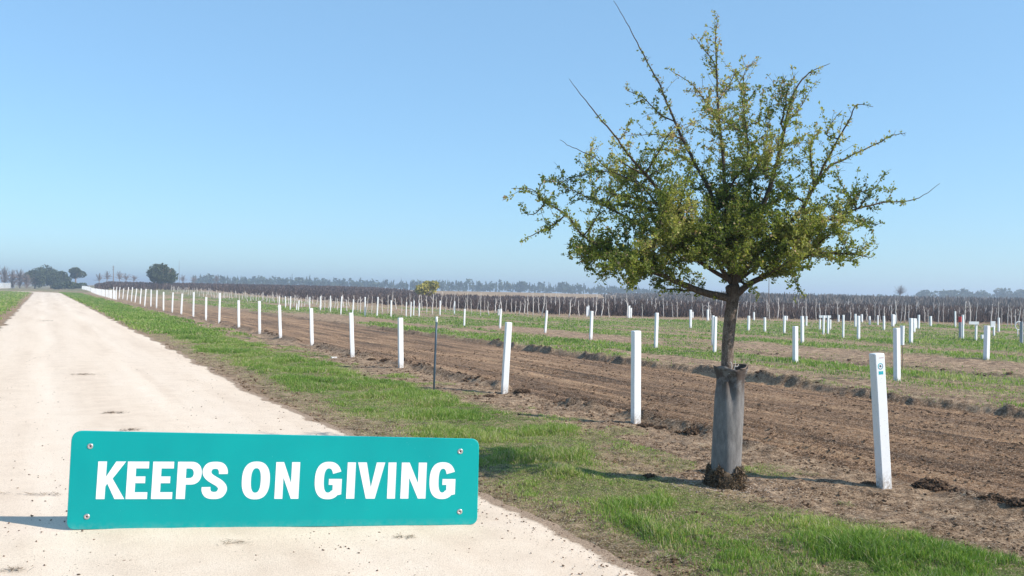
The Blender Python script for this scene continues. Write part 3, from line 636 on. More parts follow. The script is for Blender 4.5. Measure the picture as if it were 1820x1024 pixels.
# board on a leg, and stakes right of it
def board(xc0, xc1, y0, y1, xl, yb, lab):
    P = gp(xl, yb); r = empty('board_on_leg', P); tag(r, lab, 'board'); a, c = at(xc0, y1, P.y), at(xc1, y0, P.y)
    b = MB(); b.box(((a.x+c.x)/2-P.x, -.03, (a.z+c.z)/2), (c.x-a.x, .03, c.z-a.z), 0, .004); b.build('board', M['post'], r)
    b = MB(); b.box((0,.02, a.z/2+.02), (.07,.07,a.z+.06), .3, .005); b.build('leg', M['post'], r)
board(1721.5, 1739, 571.7, 576.5, 1735, 607, 'low white board on one leg, left of the far right post')
board(1760, 1768.5, 571, 581.5, 1767, 597, 'small white board on a leg, right of the far right post')
def stake(xb, yb, xt, yt, lab, mat, wd_=.06, red=False, cap=False):
    P = gp(xb, yb); T_ = at(xt, yt, P.y)-P; r = empty('field_stake', P); tag(r, lab, 'stake'); b = MB(); k = .75 if red else (.93 if cap else 1)
    b.tube([Vector((0,0,-.08)), T_*.5, T_*k], [wd_/2]*3, 6); b.build('stake_shaft', mat, r)
    if red: b = MB(); b.tube([T_*.76, T_*.9, T_], [wd_/2*1.15]*3, 6); b.build('red_top', M['red'], r)
stake(1707, 603, 1706.5, 563, 'grey stake with a red top beside a slim white post at right', M['grey'], .12, True)
stake(1815.5, 611, 1815.5, 572, 'thick grey stake at the right edge of the picture', M['grey'], .13)
# white hoop on the right edge
Yh = gp(1812, 600).y; b = MB(); cc = at(1811, 579, Yh); rr = .17
b.tube([(cc.x+rr*math.cos(t), Yh, cc.z+rr*1.1*math.sin(t)) for t in np.linspace(.3, 5.2, 16)], [.022]*16, 6)
b.tube([(cc.x-rr*.3, Yh, cc.z-rr), (cc.x-rr*.3, Yh, -.05)], [.018]*2, 6)
tag(b.build('white_hoop', M['post'], None, True), 'bent white hoop beside the thick grey stake at the right edge', 'hoop')
b = MB(); c0 = gp(1745.5, 605); b.box((c0.x, c0.y, .1), (.09,.09,.26), .2, .01); tag(b.build('short_marker', M['post']), 'very short white marker just left of the far right post', 'marker')
b = MB(); c0 = gp(593.5, 637); b.box((c0.x, c0.y, .02), (.14,.07,.03), .5, .008); tag(b.build('white_scrap', M['post']), 'small white scrap lying on the dirt between the fifth and sixth roadside posts', 'scrap')

# thin pale stems (young orchard trunks)
def stem_proto(seed):
    r_ = random.Random(seed); b = MB(); P = [(0,0,-.05)]; x = y = 0
    for k in range(1,7): x += r_.uniform(-.03,.03); y += r_.uniform(-.03,.03); P.append((x,y,k*.25))
    b.tube(P, [.03,.028,.026,.023,.02,.016,.008], 5)
    for k in range(6):
        i = r_.randint(3,5); a = r_.uniform(0,6.28); q = Vector(P[i]); d = Vector((math.cos(a)*.12, math.sin(a)*.12, r_.uniform(.12,.3)))
        b.tube([q, q+d*.6, q+d*1.2], [.008,.006,.003], 3)
    o = b.build('young_trunk', M['stem'], None, True); o['_h'] = 1.5; return o
stems = []; protos = [stem_proto(s) for s in (1,2,3,4,5)]; used = set()
def put_stem(px, yb, h, ws=1, lean=None):
    k = random.randrange(5); P = gp(px, yb); P.z = 0; X_, Y_ = P.x, P.y
    z = hz(X_, Y_); P.z = z; T_ = P+Vector((random.gauss(0,.06)*h, random.gauss(0,.06)*h, h))
    o = instance(protos[k], P, T_, random.uniform(0,6), ws, first=(k not in used)); used.add(k)
    stems.append((px, o))
ns = 0
px = 640
while px < 1835:
    H0 = 503+.018*px
    if not (1284 < px < 1308):
        put_stem(px, H0+random.uniform(35, 44)+max(0, (px-1500)*.012), random.choice([1.0,1.15,1.2,1.3,1.45,1.6]), random.uniform(.7,1.5)); ns += 1
    px += random.uniform(5.5, 10.5)
px = 305
while px < 640:
    f_ = (px-305)/335; H0 = 503+.018*px
    put_stem(px, H0+15+f_*22+random.uniform(-3,5)*(.3+f_), random.uniform(.8,1.2), 1.2+.5*(1-f_)); ns += 1
    px += random.uniform(2.6, 4.2)+2.5*f_
stems.sort(key=lambda r: r[0])
LM = [(307,'the fourteenth roadside post'),(366,'the eleventh roadside post'),(424,'the ninth roadside post'),(461,'the eighth roadside post'),(497,'the seventh roadside post'),(553,'the sixth roadside post'),(624,'the fifth roadside post'),(712,'the fourth roadside post'),
      (775,'the dark steel stake'),(903,'the third roadside post'),(971,'the second grass field post'),(1051,'the first grass field post'),(1130,'the second roadside post'),(1296,'the tree trunk'),(1413,'the grey marked field post'),(1558,'the emblem post'),(1754,'the far right post')]
cnt = {}
for px, o in stems:
    L_ = [n_ for x_, n_ in LM if x_ < px]; nm_ = L_[-1] if L_ else ''; cnt[nm_] = cnt.get(nm_, 0)+1
    tag(o, f'{ORD[cnt[nm_]-1]} thin pale orchard trunk to the right of {nm_}' if nm_ else 'thin pale orchard trunk farthest left in the field', 'young tree', 'young orchard trunks across the field')
print('stems', ns)

# ------------------------------------------------------------------ thickets (uncountable) as one object each
def thicket(name, mat, lab, N, zone, hfun, ntw, wpx, spread=.35):
    X, Y = zone(N); keep = (X/Y > -.72) & (X/Y < .78); X, Y = X[keep], Y[keep]; n = len(X)
    z = height(X, Y); hh = hfun(X, Y)*rng.uniform(.7, 1.1, n)
    X = np.repeat(X, ntw); Y = np.repeat(Y, ntw); z = np.repeat(z, ntw); hh = np.repeat(hh, ntw); n = len(X)
    f = rng.random(n)*.55; P0 = np.stack([X+rng.normal(0,.1,n), Y+rng.normal(0,.1,n), z+hh*f*.8], 1)
    L = hh*rng.uniform(.3,.5,n); D_ = rng.normal(0, spread, (n,3)); D_[:,2] = 1; D_ /= np.linalg.norm(D_,axis=1)[:,None]
    P1 = P0+D_*L[:,None]; P1[:,2] = np.minimum(P1[:,2], z+hh)
    a = rng.uniform(0,3.14,n); wv = np.stack([np.cos(a),np.sin(a)*.5,np.zeros(n)],1)*(wpx*Y/F)[:,None]
    V = np.stack([P0-wv, P0+wv, P1+wv*.35, P1-wv*.35],1); k = np.arange(n)*4
    tint = np.clip(rng.normal(.45,.2,n)+(fbm(X*.1,Y*.1,201)-.5)*.6, 0, 1)
    return tag(mesh_np(name, V.reshape(-1,3), [np.stack([k,k+1,k+2,k+3],1)], mat, None, False, {'tint': np.repeat(tint,4)}), lab, 'orchard', kind='stuff')
def zoneA(N):
    Y = np.exp(rng.uniform(math.log(66), math.log(265), N)); X = rng.uniform(-.47,.2,N)*Y
    fr_ = np.minimum(66 + np.where(X < 4, (4-X)*1.7, 0), 178)
    lim = np.interp(X/Y, [-.5,-.16,-.08,.2], [268,262,150,146])
    k = (Y > fr_) & (Y < lim); return X[k], Y[k]
def zoneB(N):
    Y = np.exp(rng.uniform(math.log(64), math.log(110), N)); X = rng.uniform(.1,.8,N)*Y
    fr_ = 66 - np.clip((X-21)*.55, 0, 14); k = Y > fr_; return X[k], Y[k]
def zoneC(N):
    Y = np.exp(rng.uniform(math.log(120), math.log(340), N)); X = rng.uniform(.1,.8,N)*Y; k = X/Y > .1+.2*rng.random(N)**1.5; return X[k], Y[k]
thicket('bare_orchard', M['twig'], 'dark brown mass of low bare saplings on the rising far field', 26000, zoneA, lambda X,Y: 1.0+.15*fbm(X*.2,Y*.2,211)-.25*sst(200,265,Y), 7, 1.0)
thicket('near_orchard', M['twig'], 'dark brown thicket of bare saplings behind the pale young trunks at right', 15000, zoneB, lambda X,Y: 1.15+.2*fbm(X*.3,Y*.3,213), 8, .9, .22)
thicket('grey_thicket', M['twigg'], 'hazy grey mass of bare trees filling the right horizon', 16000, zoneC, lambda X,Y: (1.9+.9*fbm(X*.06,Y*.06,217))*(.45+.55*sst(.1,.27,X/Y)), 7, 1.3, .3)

# ------------------------------------------------------------------ distant trees
def crown_np(n, R, H, z0, size, seed, lobes=9, jitter=.35):
    r_ = np.random.default_rng(seed); c = r_.normal(0,1,(lobes,3)); c /= np.linalg.norm(c,axis=1)[:,None]; c *= r_.uniform(.3,.66,(lobes,1)); c[:,2] *= 1.1
    rad = r_.uniform(.32,.55,lobes); k = r_.integers(0,lobes,n); d = r_.normal(0,1,(n,3)); d /= np.linalg.norm(d,axis=1)[:,None]
    P = c[k]+d*(rad[k]*r_.uniform(.5,1.05,n)**.6)[:,None]; P[:,:2] *= R; P[:,2] = z0+(P[:,2]*.5+.5)*H
    t1 = r_.normal(0,1,(n,3)); t1 /= np.linalg.norm(t1,axis=1)[:,None]; t2 = np.cross(t1, r_.normal(0,1,(n,3))); t2 /= np.linalg.norm(t2,axis=1)[:,None]
    s_ = (size*r_.uniform(.5,1.2,n))[:,None]; V = np.stack([P-t1*s_, P-t2*s_*.6, P+t1*s_, P+t2*s_*.6],1); q = (np.arange(n)*4)[:,None]+np.arange(4)
    return V.reshape(-1,3), q, np.repeat(np.clip(r_.normal(.5,.22,n),0,1),4)
def leafy(name, H, R, n, size, seed, mat, loc, lab, cat='tree', group=None, z0=None, trunk=.3, lobes=9):
    r = empty(name, loc); tag(r, lab, cat, group); z0 = H*.18 if z0 is None else z0
    V, q, tn = crown_np(n, R, H-z0, z0, size, seed, lobes); mesh_np('crown', V, [q], mat, r, False, {'tint': tn})
    b = MB(); b.tube([(0,0,-.3),(0.05,0,z0),(0,.05,H*.5)], [trunk, trunk*.7, trunk*.3], 6)
    rr = random.Random(seed)
    for k in range(6):
        a = rr.uniform(0,6.28); b.tube([(0,0,z0+k*.1*H*.2),(math.cos(a)*R*.3,math.sin(a)*R*.3,H*.5),(math.cos(a)*R*.6,math.sin(a)*R*.6,H*.72)], [trunk*.4,trunk*.25,trunk*.1], 4)
    b.build('trunk', M['stemdark'], r, True); return r
def place(px, Y): P = at(px, 510, Y); return Vector((P.x, P.y, hz(P.x, P.y)-.05))
GT = 'trees at the far left beyond the track'
leafy('round_tree', 5.9, 3.9, 5200, .3, 5, M['bush'], place(291, 216), 'round dark green tree standing alone beyond the roadside posts', 'tree', trunk=.35, z0=.3, lobes=22)
leafy('far_tree', 6.6, 3.5, 2600, .36, 6, M['bush'], place(62, 285), 'leftmost green tree of the clump beyond the end of the track', 'tree', GT, z0=.4, lobes=20)
leafy('far_tree', 8.0, 4.6, 5200, .36, 7, M['bush'], place(90, 292), 'tallest green tree of the clump beyond the end of the track', 'tree', GT, z0=.4, lobes=20)
leafy('far_tree', 6.2, 3.8, 4200, .36, 8, M['bush'], place(106, 280), 'low wide green tree at the right of the clump', 'tree', GT, z0=.2)
leafy('far_tree', 7.2, 3.2, 2600, .33, 9, M['bush'], place(134, 286), 'small green tree with a visible trunk right of the clump', 'tree', GT, z0=3.2)
leafy('yellow_tree', 3.3, 1.75, 1500, .2, 12, M['yellow'], place(759, 118), 'small yellow green tree standing in the dark orchard', 'tree', z0=.7, trunk=.1)
for k, (px, Y_, H_, R_) in enumerate([(103,262,2.1,2.6),(116,258,2.6,3.0),(128,250,2.3,2.4),(140,262,2.0,2.2)]):
    leafy('roadside_bush', H_, R_, 700, .35, 20+k, M['bush'], place(px, Y_), f'{ORD[k]} low brown green bush from the left under the far trees', 'bush', z0=.1, trunk=.08)
def bare(name, H, R, seed, loc, lab, mat, cat='bare tree', group=None, thick=.16, nt_=170, z0=.3, wd_=.05):
    r = empty(name, loc); tag(r, lab, cat, group); rr = random.Random(seed); b = MB(); tw = MB()
    b.tube([(0,0,-.2),(0,0,H*z0),(.05,0,H*.6)], [thick, thick*.8, thick*.3], 6)
    for k in range(nt_):
        a = rr.uniform(0,6.28); s_ = Vector((0,0,H*rr.uniform(z0,.55))); f_ = rr.random()**.5; th_ = rr.uniform(.05, 1.5); d = Vector((math.cos(a)*math.sin(th_)*R*f_, math.sin(a)*math.sin(th_)*R*f_, max(.1, (H-s_.z)*math.cos(th_)*f_)))
        e_ = s_+d; md = s_+d*.5+Vector((rr.uniform(-.1,.1)*R, 0, rr.uniform(-.05,.1)*H)); w_ = wd_*rr.uniform(.6,1.3)
        tw.tube([s_, md, e_], [w_, w_*.8, w_*.4], 3)
    b.build('trunk', mat, r, True); tw.build('twigs', mat, r); return r
for k, (px, H_, R_) in enumerate([(-12,8.5,4),(8,7.6,3.5),(22,6.4,3),(35,6.8,3),(47,5.2,2.6)]):
    bare('bare_shrub', H_, R_, 30+k, place(px, 280), ('%s bare grey brown tree from the left edge, left of the green clump' % ORD[k]), M['stemdark'], 'bare tree', 'bare trees at the left edge', nt_=120, z0=.05, wd_=.08)
for k, (px, H_) in enumerate([(176,4.9),(190,5.3),(212,5.6),(224,4.6),(238,4.2),(325,4.8),(344,4.4),(384,5.4)]):
    bare('bare_tree', H_, 2.6, 50+k, place(px, 330+8*k), ['faint bare tree left of the thin mast','faint bare tree just left of the thin mast','faint bare tree just right of the thin mast','faint bare tree well right of the thin mast','low faint bare tree between mast and round tree','faint bare tree just right of the round green tree','second faint bare tree right of the round green tree','pair of faint crowns right of the round green tree'][k], M['stemdark'], 'bare tree', 'bare trees on the crest', nt_=70, wd_=.06)
bare('bare_tree', 5.4, 2.3, 77, place(1600, 240), 'lone round bare tree standing above the grey thicket at right', M['stemdark'], nt_=170, thick=.14, wd_=.028, z0=.45)
def pole(px, yt, Y_, r0, lab, name='mast'):
    P = place(px, Y_); T_ = at(px, yt, Y_); b = MB(); b.tube([P, (P+T_)/2, T_], [r0, r0*.8, r0*.5], 6)
    if name == 'mast': b.box((T_.x, T_.y, T_.z-.5), (.9,.12,.12)); b.box((T_.x, T_.y, T_.z-1.3), (.7,.12,.12))
    tag(b.build(name, M['stemdark'], None), lab, 'pole')
pole(201.5, 472, 300, .17, 'thin dark mast rising over the crest at left')
pole(318.5, 463, 420, .09, 'faint thin mast right of the round green tree', 'thin_mast')
pole(1367, 480, 66, .035, 'thin dark pole seen under the right low branch of the tree', 'thin_pole')
# the wood on the horizon: reads as one mass
def far_wood(name, s0, s1, Yc, N, Hf, lab, mat, size=1.0, seed=3):
    Vs, qs, ts, off = [], [], [], 0; r_ = np.random.default_rng(seed)
    for k in range(N):
        s_ = s0+(s1-s0)*(k+r_.random())/N; Y_ = Yc+r_.uniform(-40,40); X_ = s_*Y_; H_ = Hf(s_)*r_.uniform(.7,1.15); R_ = r_.uniform(1.6,3.4)
        con = r_.random() < .5; V, q, t_ = crown_np(70, R_*(.6 if con else 1), H_, 0, size, int(r_.integers(1e6)), 5)
        if con: f = 1-.8*np.clip(V[:,2]/H_,0,1); V[:,0] *= f; V[:,1] *= f
        V += [X_, Y_, hz(X_, Y_)-.3]; Vs.append(V); qs.append(q+off); ts.append(t_); off += len(V)
    tag(mesh_np(name, np.concatenate(Vs), [np.concatenate(qs)], mat, None, False, {'tint': np.concatenate(ts)}), lab, 'wood', kind='stuff')
far_wood('far_wood', -.36, .30, 560, 330, lambda s: np.interp(s, [-.36,-.2,0,.1,.2,.3], [7.6,7.2,7.6,6.6,5.5,4]), 'blue green wood along the horizon behind the orchard', M['wood'])
far_wood('right_far_wood', .2, .8, 600, 260, lambda s: np.interp(s, [.2,.35,.5,.8], [4.2,4.0,4.8,6.0]), 'pale hazy wood behind the grey thicket at right', M['wood'], seed=9)
for k, (px, H_, R_) in enumerate([(825,0,0),(924,6.4,5),(1004,6.6,5),(1683,7.5,7),(1716,7.5,5),(1745,6.5,5),(1785,8.5,6),(1815,8,6),(1640,6,5)]):
    if H_: leafy('hazy_tree', H_, R_, 500, 1.0, 90+k, M['wood'], place(px, 540 if px < 1200 else 470), ['','rounded blue tree rising from the horizon wood, nearer the middle','taller blue tree rising from the horizon wood, left of the big tree','broad faint round tree on the right horizon, right of the lone bare tree','second faint round tree right of the lone bare tree','low faint round tree between larger ones on the right horizon','faint round tree near the right edge of the horizon','faint round tree cut by the right edge of the horizon','low faint tree just right of the lone bare tree'][k], 'tree', 'hazy trees on the horizon', z0=.3)

# ------------------------------------------------------------------ the main tree
T0 = gp(1290, 865); TY = T0.y
# where foliage gathers, in photo pixels at the tree (cx, cy, rx, ry, weight)
BL = [(1270,445,215,62,1.0),(1120,455,95,45,1.0),(1400,430,110,55,.9),(1240,385,170,70,.8),(1290,330,150,95,.62),(1160,365,120,60,.6),(1290,220,52,110,.6),(1390,270,75,100,.55),
      (1090,320,90,60,.45),(1230,270,80,70,.42),(1480,400,70,55,.5),(1500,330,70,60,.32),(1450,250,50,60,.35),(1170,220,60,60,.22),(980,355,75,45,.30),(1490,455,60,22,.45),(1050,400,60,40,.4),(1200,170,60,50,.2),(1275,110,28,80,.28),(1400,160,60,50,.3),(1330,160,30,60,.3)]
def dens(px, py):
    d = np.zeros_like(px)
    for cx, cy, rx, ry, w_ in BL: d = np.maximum(d, w_*np.clip(1.35-np.sqrt(((px-cx)/rx)**2+((py-cy)/ry)**2), 0, 1)**.6)
    return d
limbs = [ # base -> tip, start radius (m), tip depth offset (m)
 ([(1300,524),(1298,470),(1294,420),(1292,380),(1288,330),(1285,280),(1277,200),(1274,120),(1272,70),(1276,24)], .030, .05),
 ([(1303,528),(1312,470),(1325,420),(1345,385),(1365,345),(1376,305),(1385,275),(1396,220),(1406,180),(1420,150),(1440,128),(1476,113)], .034, -.25),
 ([(1298,530),(1255,521),(1215,506),(1190,495),(1150,480),(1105,466),(1062,455),(1036,450)], .037, -.35),
 ([(1304,530),(1330,506),(1365,488),(1400,470),(1440,452),(1482,450),(1517,452),(1551,459)], .031, -.3),
 ([(1294,450),(1276,400),(1262,340),(1240,300),(1225,270),(1212,245),(1198,212),(1184,180),(1172,150),(1150,110),(1130,72),(1109,32),(1091,1)], .020, .25),
 ([(1298,505),(1270,460),(1230,405),(1180,350),(1146,308),(1121,281),(1098,248),(1070,214),(1043,182),(1012,141)], .022, -.45),
 ([(1290,500),(1262,478),(1200,436),(1139,401),(1098,378),(1065,361),(1033,345),(991,325)], .020, .4),
 ([(1190,493),(1130,462),(1080,444),(1049,428),(1026,408),(1008,382),(966,359),(948,338),(909,334)], .014, -.6),
 ([(1008,384),(985,398),(959,412),(938,422),(924,432)], .006, -.1),
 ([(966,359),(950,380),(928,378)], .005, .05), ([(966,359),(958,342),(966,322),(990,318)], .005, .1),
 ([(1230,420),(1190,385),(1153,345),(1125,315),(1098,304),(1056,306),(1019,316),(985,330)], .011, .7),
 ([(1180,350),(1120,320),(1080,300),(1055,279),(1036,270),(1010,258),(995,248)], .006, .35),
 ([(1098,250),(1109,240),(1123,210)], .005, .1), ([(1214,246),(1206,244),(1162,239),(1114,241)], .006, -.3),
 ([(1240,300),(1194,268),(1160,266),(1140,268)], .006, .3),
 ([(1198,216),(1174,204),(1157,187),(1139,171),(1117,162),(1114,148)], .006, .2),
 ([(1280,240),(1275,215),(1254,180),(1234,154),(1210,136),(1184,121)], .007, .3),
 ([(1274,122),(1267,108),(1255,92),(1243,77),(1228,60)], .005, -.1), ([(1276,190),(1296,150),(1310,128),(1335,113)], .005, .15),
 ([(1318,450),(1315,400),(1330,340),(1332,290),(1325,231),(1322,161),(1323,129),(1339,112)], .010, .5),
 ([(1320,430),(1305,350),(1330,322),(1358,304),(1361,276),(1362,241),(1372,190)], .011, .4),
 ([(1310,500),(1340,460),(1380,420),(1420,380),(1441,343),(1457,311),(1471,281),(1491,246),(1512,208),(1524,186),(1552,190)], .021, -.5),
 ([(1441,343),(1471,299),(1501,283),(1524,271),(1563,253),(1586,241),(1610,236)], .010, .2),
 ([(1491,246),(1470,240),(1480,215),(1497,196)], .005, .1), ([(1406,180),(1385,160),(1378,155)], .004, .1), ([(1396,220),(1420,195),(1440,160)], .006, .2),
 ([(1308,508),(1350,470),(1400,430),(1450,400),(1500,382),(1524,371),(1570,360),(1604,358),(1639,349),(1671,326)], .017, .45),
 ([(1500,382),(1524,345),(1554,334),(1568,313)], .006, .2), ([(1524,371),(1540,352),(1554,334)], .005, -.1),
 ([(1480,390),(1512,385),(1542,396),(1562,400)], .005, -.2), ([(1470,452),(1494,447),(1507,420)], .006, .1),
 ([(1500,452),(1526,448),(1544,433)], .004, -.1), ([(1400,472),(1412,492),(1420,512),(1430,530)], .004, -.1),
 ([(1105,466),(1080,478),(1066,492)], .006, .1), ([(1150,480),(1125,485),(1115,508)], .006, -.1), ([(1060,455),(1040,462),(1030,470)], .004, .1),
 ([(1190,495),(1170,502),(1160,508)], .004, .15)]
sk_pts, sk_px = [], []                   # accumulated skeleton samples (for attaching and spawning)
wood = MB(); spawn = []                  # (points Nx3, radii) of every limb
def smooth(P, n):
    P = np.asarray(P, float); t = np.linspace(0, len(P)-1, n); i = np.minimum(t.astype(int), len(P)-2); f = (t-i)[:,None]
    p0, p1, p2, p3 = P[np.maximum(i-1,0)], P[i], P[i+1], P[np.minimum(i+2,len(P)-1)]
    return .5*((2*p1)+(-p0+p2)*f+(2*p0-5*p1+4*p2-p3)*f*f+(-p0+3*p1-3*p2+p3)*f**3)
tr = smooth([np.array(at(x, y, TY)) for x, y in [(1290,880),(1290.5,850),(1291,800),(1292,740),(1293,680),(1294,640),(1295.5,600),(1298,565),(1301,535),(1302,520),(1300,505)]], 40)
tr[:,0] += .006*np.sin(np.linspace(0,9,40)); wr = np.interp(np.linspace(0,1,40), [0,.1,.5,.8,.9,.97,1], [.062,.055,.052,.052,.06,.062,.04])
wood.tube(tr, wr, 14); sk_pts.append(tr)
for pts, r0, dt in limbs:
    if not sk_px: dep0 = TY
    allp = np.concatenate(sk_pts); ax, ay = proj(allp); j = np.argmin((ax-pts[0][0])**2+(ay-pts[0][1])**2); dep0 = allp[j][1]
    n = len(pts); cum = np.concatenate([[0], np.cumsum([math.dist(pts[i], pts[i+1]) for i in range(n-1)])]); cum /= cum[-1]
    P = np.array([at(x, y, dep0+dt*c**.9) for (x, y), c in zip(pts, cum)]); P[0] = allp[j]
    N = max(8, int(cum.size*4)); Q = smooth(P, N); Q += rng.normal(0, .0028, Q.shape)*np.linspace(0,1,N)[:,None]
    R_ = r0*.92*(1-np.linspace(0,1,N))**1.05+.0018; wood.tube(Q, R_, 8 if r0 > .015 else 5); sk_pts.append(Q); sk_px.append(1); spawn.append((Q, R_, {(1091,1):.80,(1012,141):.84,(1671,326):.86,(995,248):.62}.get(pts[-1], .985)))
# limbs that leave towards and away from the viewer, so that the crown has depth
main = [s_ for s_ in spawn if s_[1][0] > .009]; tries = 0; made = 0
while made < 46 and tries < 6000:
    tries += 1; Q, R_, _t = main[rng.integers(len(main))]; i = rng.integers(int(len(Q)*.12), int(len(Q)*.75)); p = Q[i]
    sg = 1 if rng.random() < .5 else -1; d = np.array([rng.normal(0,.6), sg*rng.uniform(.5,1.1), rng.uniform(-.05,.9)]); d /= np.linalg.norm(d)
    L = rng.uniform(.3,.95); n = 12; t = np.linspace(0,1,n)[:,None]; bend_ = np.array([rng.normal(0,.15), 0, rng.uniform(-.05,.35)])
    W = p+d*L*t+bend_*L*t*t + np.cumsum(rng.normal(0,.006,(n,3)),0)
    ax, ay = proj(W)
    if dens(ax[4:], ay[4:]).min() < .28 or abs(W[-1][1]-TY) > 1.35: continue
    rr = min(R_[i]*.6, .012)*(1-t[:,0])**.8+.0018; wood.tube(W, rr, 5); spawn.append((W, rr, 1.)); made += 1
made = 0                                 # leafy shoots about the fork
low = [(Q, R_, i) for Q, R_, _t in spawn for i in range(1, len(Q)) if 395 < proj(Q[i:i+1])[1][0] < 505 and 1130 < proj(Q[i:i+1])[0][0] < 1450]
while made < 26:
    Q, R_, i = low[rng.integers(len(low))]; p = Q[i]; sg = -1 if rng.random() < .65 else 1
    d = np.array([rng.normal(0,.5), sg*rng.uniform(.4,1.0), rng.uniform(-.15,.7)]); d /= np.linalg.norm(d); L = rng.uniform(.22,.6); t = np.linspace(0,1,10)[:,None]
    W = p+d*L*t+np.array([0,0,rng.uniform(-.02,.2)])*L*t*t+np.cumsum(rng.normal(0,.005,(10,3)),0)
    if proj(W[-1:])[1][0] > 500: continue
    rr = .006*(1-t[:,0])**.8+.0016; wood.tube(W, rr, 5); spawn.append((W, rr, 1.)); made += 1
# twigs and leaf tufts
tw_seg = []; nodes = []                   # nodes: position, direction, size of tuft
def grow(P, R_, lvl, tmax=1.):
    seg = np.linalg.norm(np.diff(P,axis=0),axis=1); L = seg.sum(); c = np.concatenate([[0],np.cumsum(seg)])/L
    step = .021 if lvl == 0 else .022; n = int(L/step)
    if n < 1: return
    s0 = .10 if lvl == 0 else 0
    t = np.clip(s0+(1-s0)*(np.arange(n)+rng.random(n))/n, 0, 1); Q = np.stack([np.interp(t,c,P[:,k]) for k in range(3)],1); ax, ay = proj(Q); dn = dens(ax, ay)
    Tn = np.gradient(P,axis=0); Tq = np.stack([np.interp(t,c,Tn[:,k]) for k in range(3)],1); Tq /= np.linalg.norm(Tq,axis=1)[:,None]+1e-9
    bx = np.interp(t, c, R_)
    for q, T_, d_, b_, tt_, ayq in zip(Q, Tq, dn, bx, t, ay):
        if b_ < .013 or rng.random() < .35:
            if tt_ > tmax: continue
            if rng.random() < (.38 if ayq < 330 else .50)+(.05+.30*(ayq > 345))*d_: nodes.append((q, T_, .75+.5*rng.random()))
        if lvl < 2 and tt_ < tmax and rng.random() < (.22+.40*d_ if lvl == 0 else .08+.26*d_):
            a = rng.normal(0,1,3); a -= T_*a.dot(T_); a /= np.linalg.norm(a)+1e-9; ang = rng.uniform(.6,1.25)
            d = T_*math.cos(ang)+a*math.sin(ang)+np.array([0,0,.22]); d /= np.linalg.norm(d)
            Lt = (rng.uniform(.05,.30) if lvl == 0 else rng.uniform(.03,.12))*(.35+.8*min(d_,1)+ (.25 if lvl == 0 else 0))
            k_ = np.linspace(0,1,5)[:,None]; W = q+d*Lt*k_+rng.normal(0,.12,3)*Lt*k_**2+rng.normal(0,.003,(5,3))*k_
            ex, ey = proj(W[-1:]); 
            if dens(ex, ey)[0] < .04 and Lt > .05: W = q+(W-q)*.5
            rr = (.0024 if lvl == 0 else .0016)*(1-.55*k_[:,0]); tw_seg.append((W, rr)); grow(W, rr, lvl+1)
for P, R_, tm_ in spawn: grow(P, R_, 0, tm_)
for W, rr in tw_seg: wood.tube(W, rr, 3, False)
nodes_p = np.array([n[0] for n in nodes]); nodes_t = np.array([n[1] for n in nodes]); nodes_s = np.array([n[2] for n in nodes])
print('twigs', len(tw_seg), 'tufts', len(nodes_p))
kk = 7; n = len(nodes_p)*kk
P = np.repeat(nodes_p, kk, 0)+rng.normal(0,.010,(n,3)); T_ = np.repeat(nodes_t, kk, 0); sz = np.repeat(nodes_s, kk)*rng.uniform(.5,1.35,n)*.0125
ld = rng.normal(0,1,(n,3))+T_*.5+np.array([0,0,.35]); ld /= np.linalg.norm(ld,axis=1)[:,None]; sd_ = np.cross(ld, rng.normal(0,1,(n,3))); sd_ /= np.linalg.norm(sd_,axis=1)[:,None]
nm = np.cross(ld, sd_); l2 = (sz*1.9)[:,None]; w2 = (sz*.62)[:,None]
V = np.stack([P, P+ld*l2*.55+sd_*w2+nm*w2*.35, P+ld*l2, P+ld*l2*.55-sd_*w2+nm*w2*.35],1)
k = np.arange(n)*4; ax, ay = proj(P)
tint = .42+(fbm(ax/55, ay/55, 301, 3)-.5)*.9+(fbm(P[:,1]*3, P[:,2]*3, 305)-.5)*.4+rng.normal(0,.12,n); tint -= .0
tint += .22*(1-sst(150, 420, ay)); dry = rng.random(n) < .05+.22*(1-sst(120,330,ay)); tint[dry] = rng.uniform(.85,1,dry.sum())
root = empty('leafy_tree', T0); tag(root, 'small leafed spreading tree with open crown and grey sleeved trunk, right of centre', 'tree')
def local(o): o.parent = root; o.matrix_parent_inverse = Matrix.Translation(-Vector(T0)); return o
def mat_bark():
    k_ = NT('bark', .9, .15); P_ = k_.obj(); st = k_.n('Mapping', {'Vector': P_, 'Scale': (1,1,.45)})
    a = k_.noise(st, 45, 6, .75); b_ = k_.noise(P_, 130, 3, .6)
    c = k_.ramp(k_.math('ADD', k_.math('MULTIPLY', a, .6), k_.math('MULTIPLY', b_, .4)), [(.34,(.035,.024,.018)),(.46,(.11,.08,.062)),(.56,(.21,.165,.135)),(.68,(.36,.30,.26))])
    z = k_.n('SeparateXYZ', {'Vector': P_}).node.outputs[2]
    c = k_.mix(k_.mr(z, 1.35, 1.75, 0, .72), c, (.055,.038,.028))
    k_.base(c); k_.bump(a, .8, .01); return k_.m
M['bark'] = mat_bark()
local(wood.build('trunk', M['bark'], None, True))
local(mesh_np('crown', V.reshape(-1,3), [np.stack([k,k+1,k+2],1), np.stack([k,k+2,k+3],1)], M['leaf'], None, False, {'tint': np.repeat(np.clip(tint,0,1),4)}))
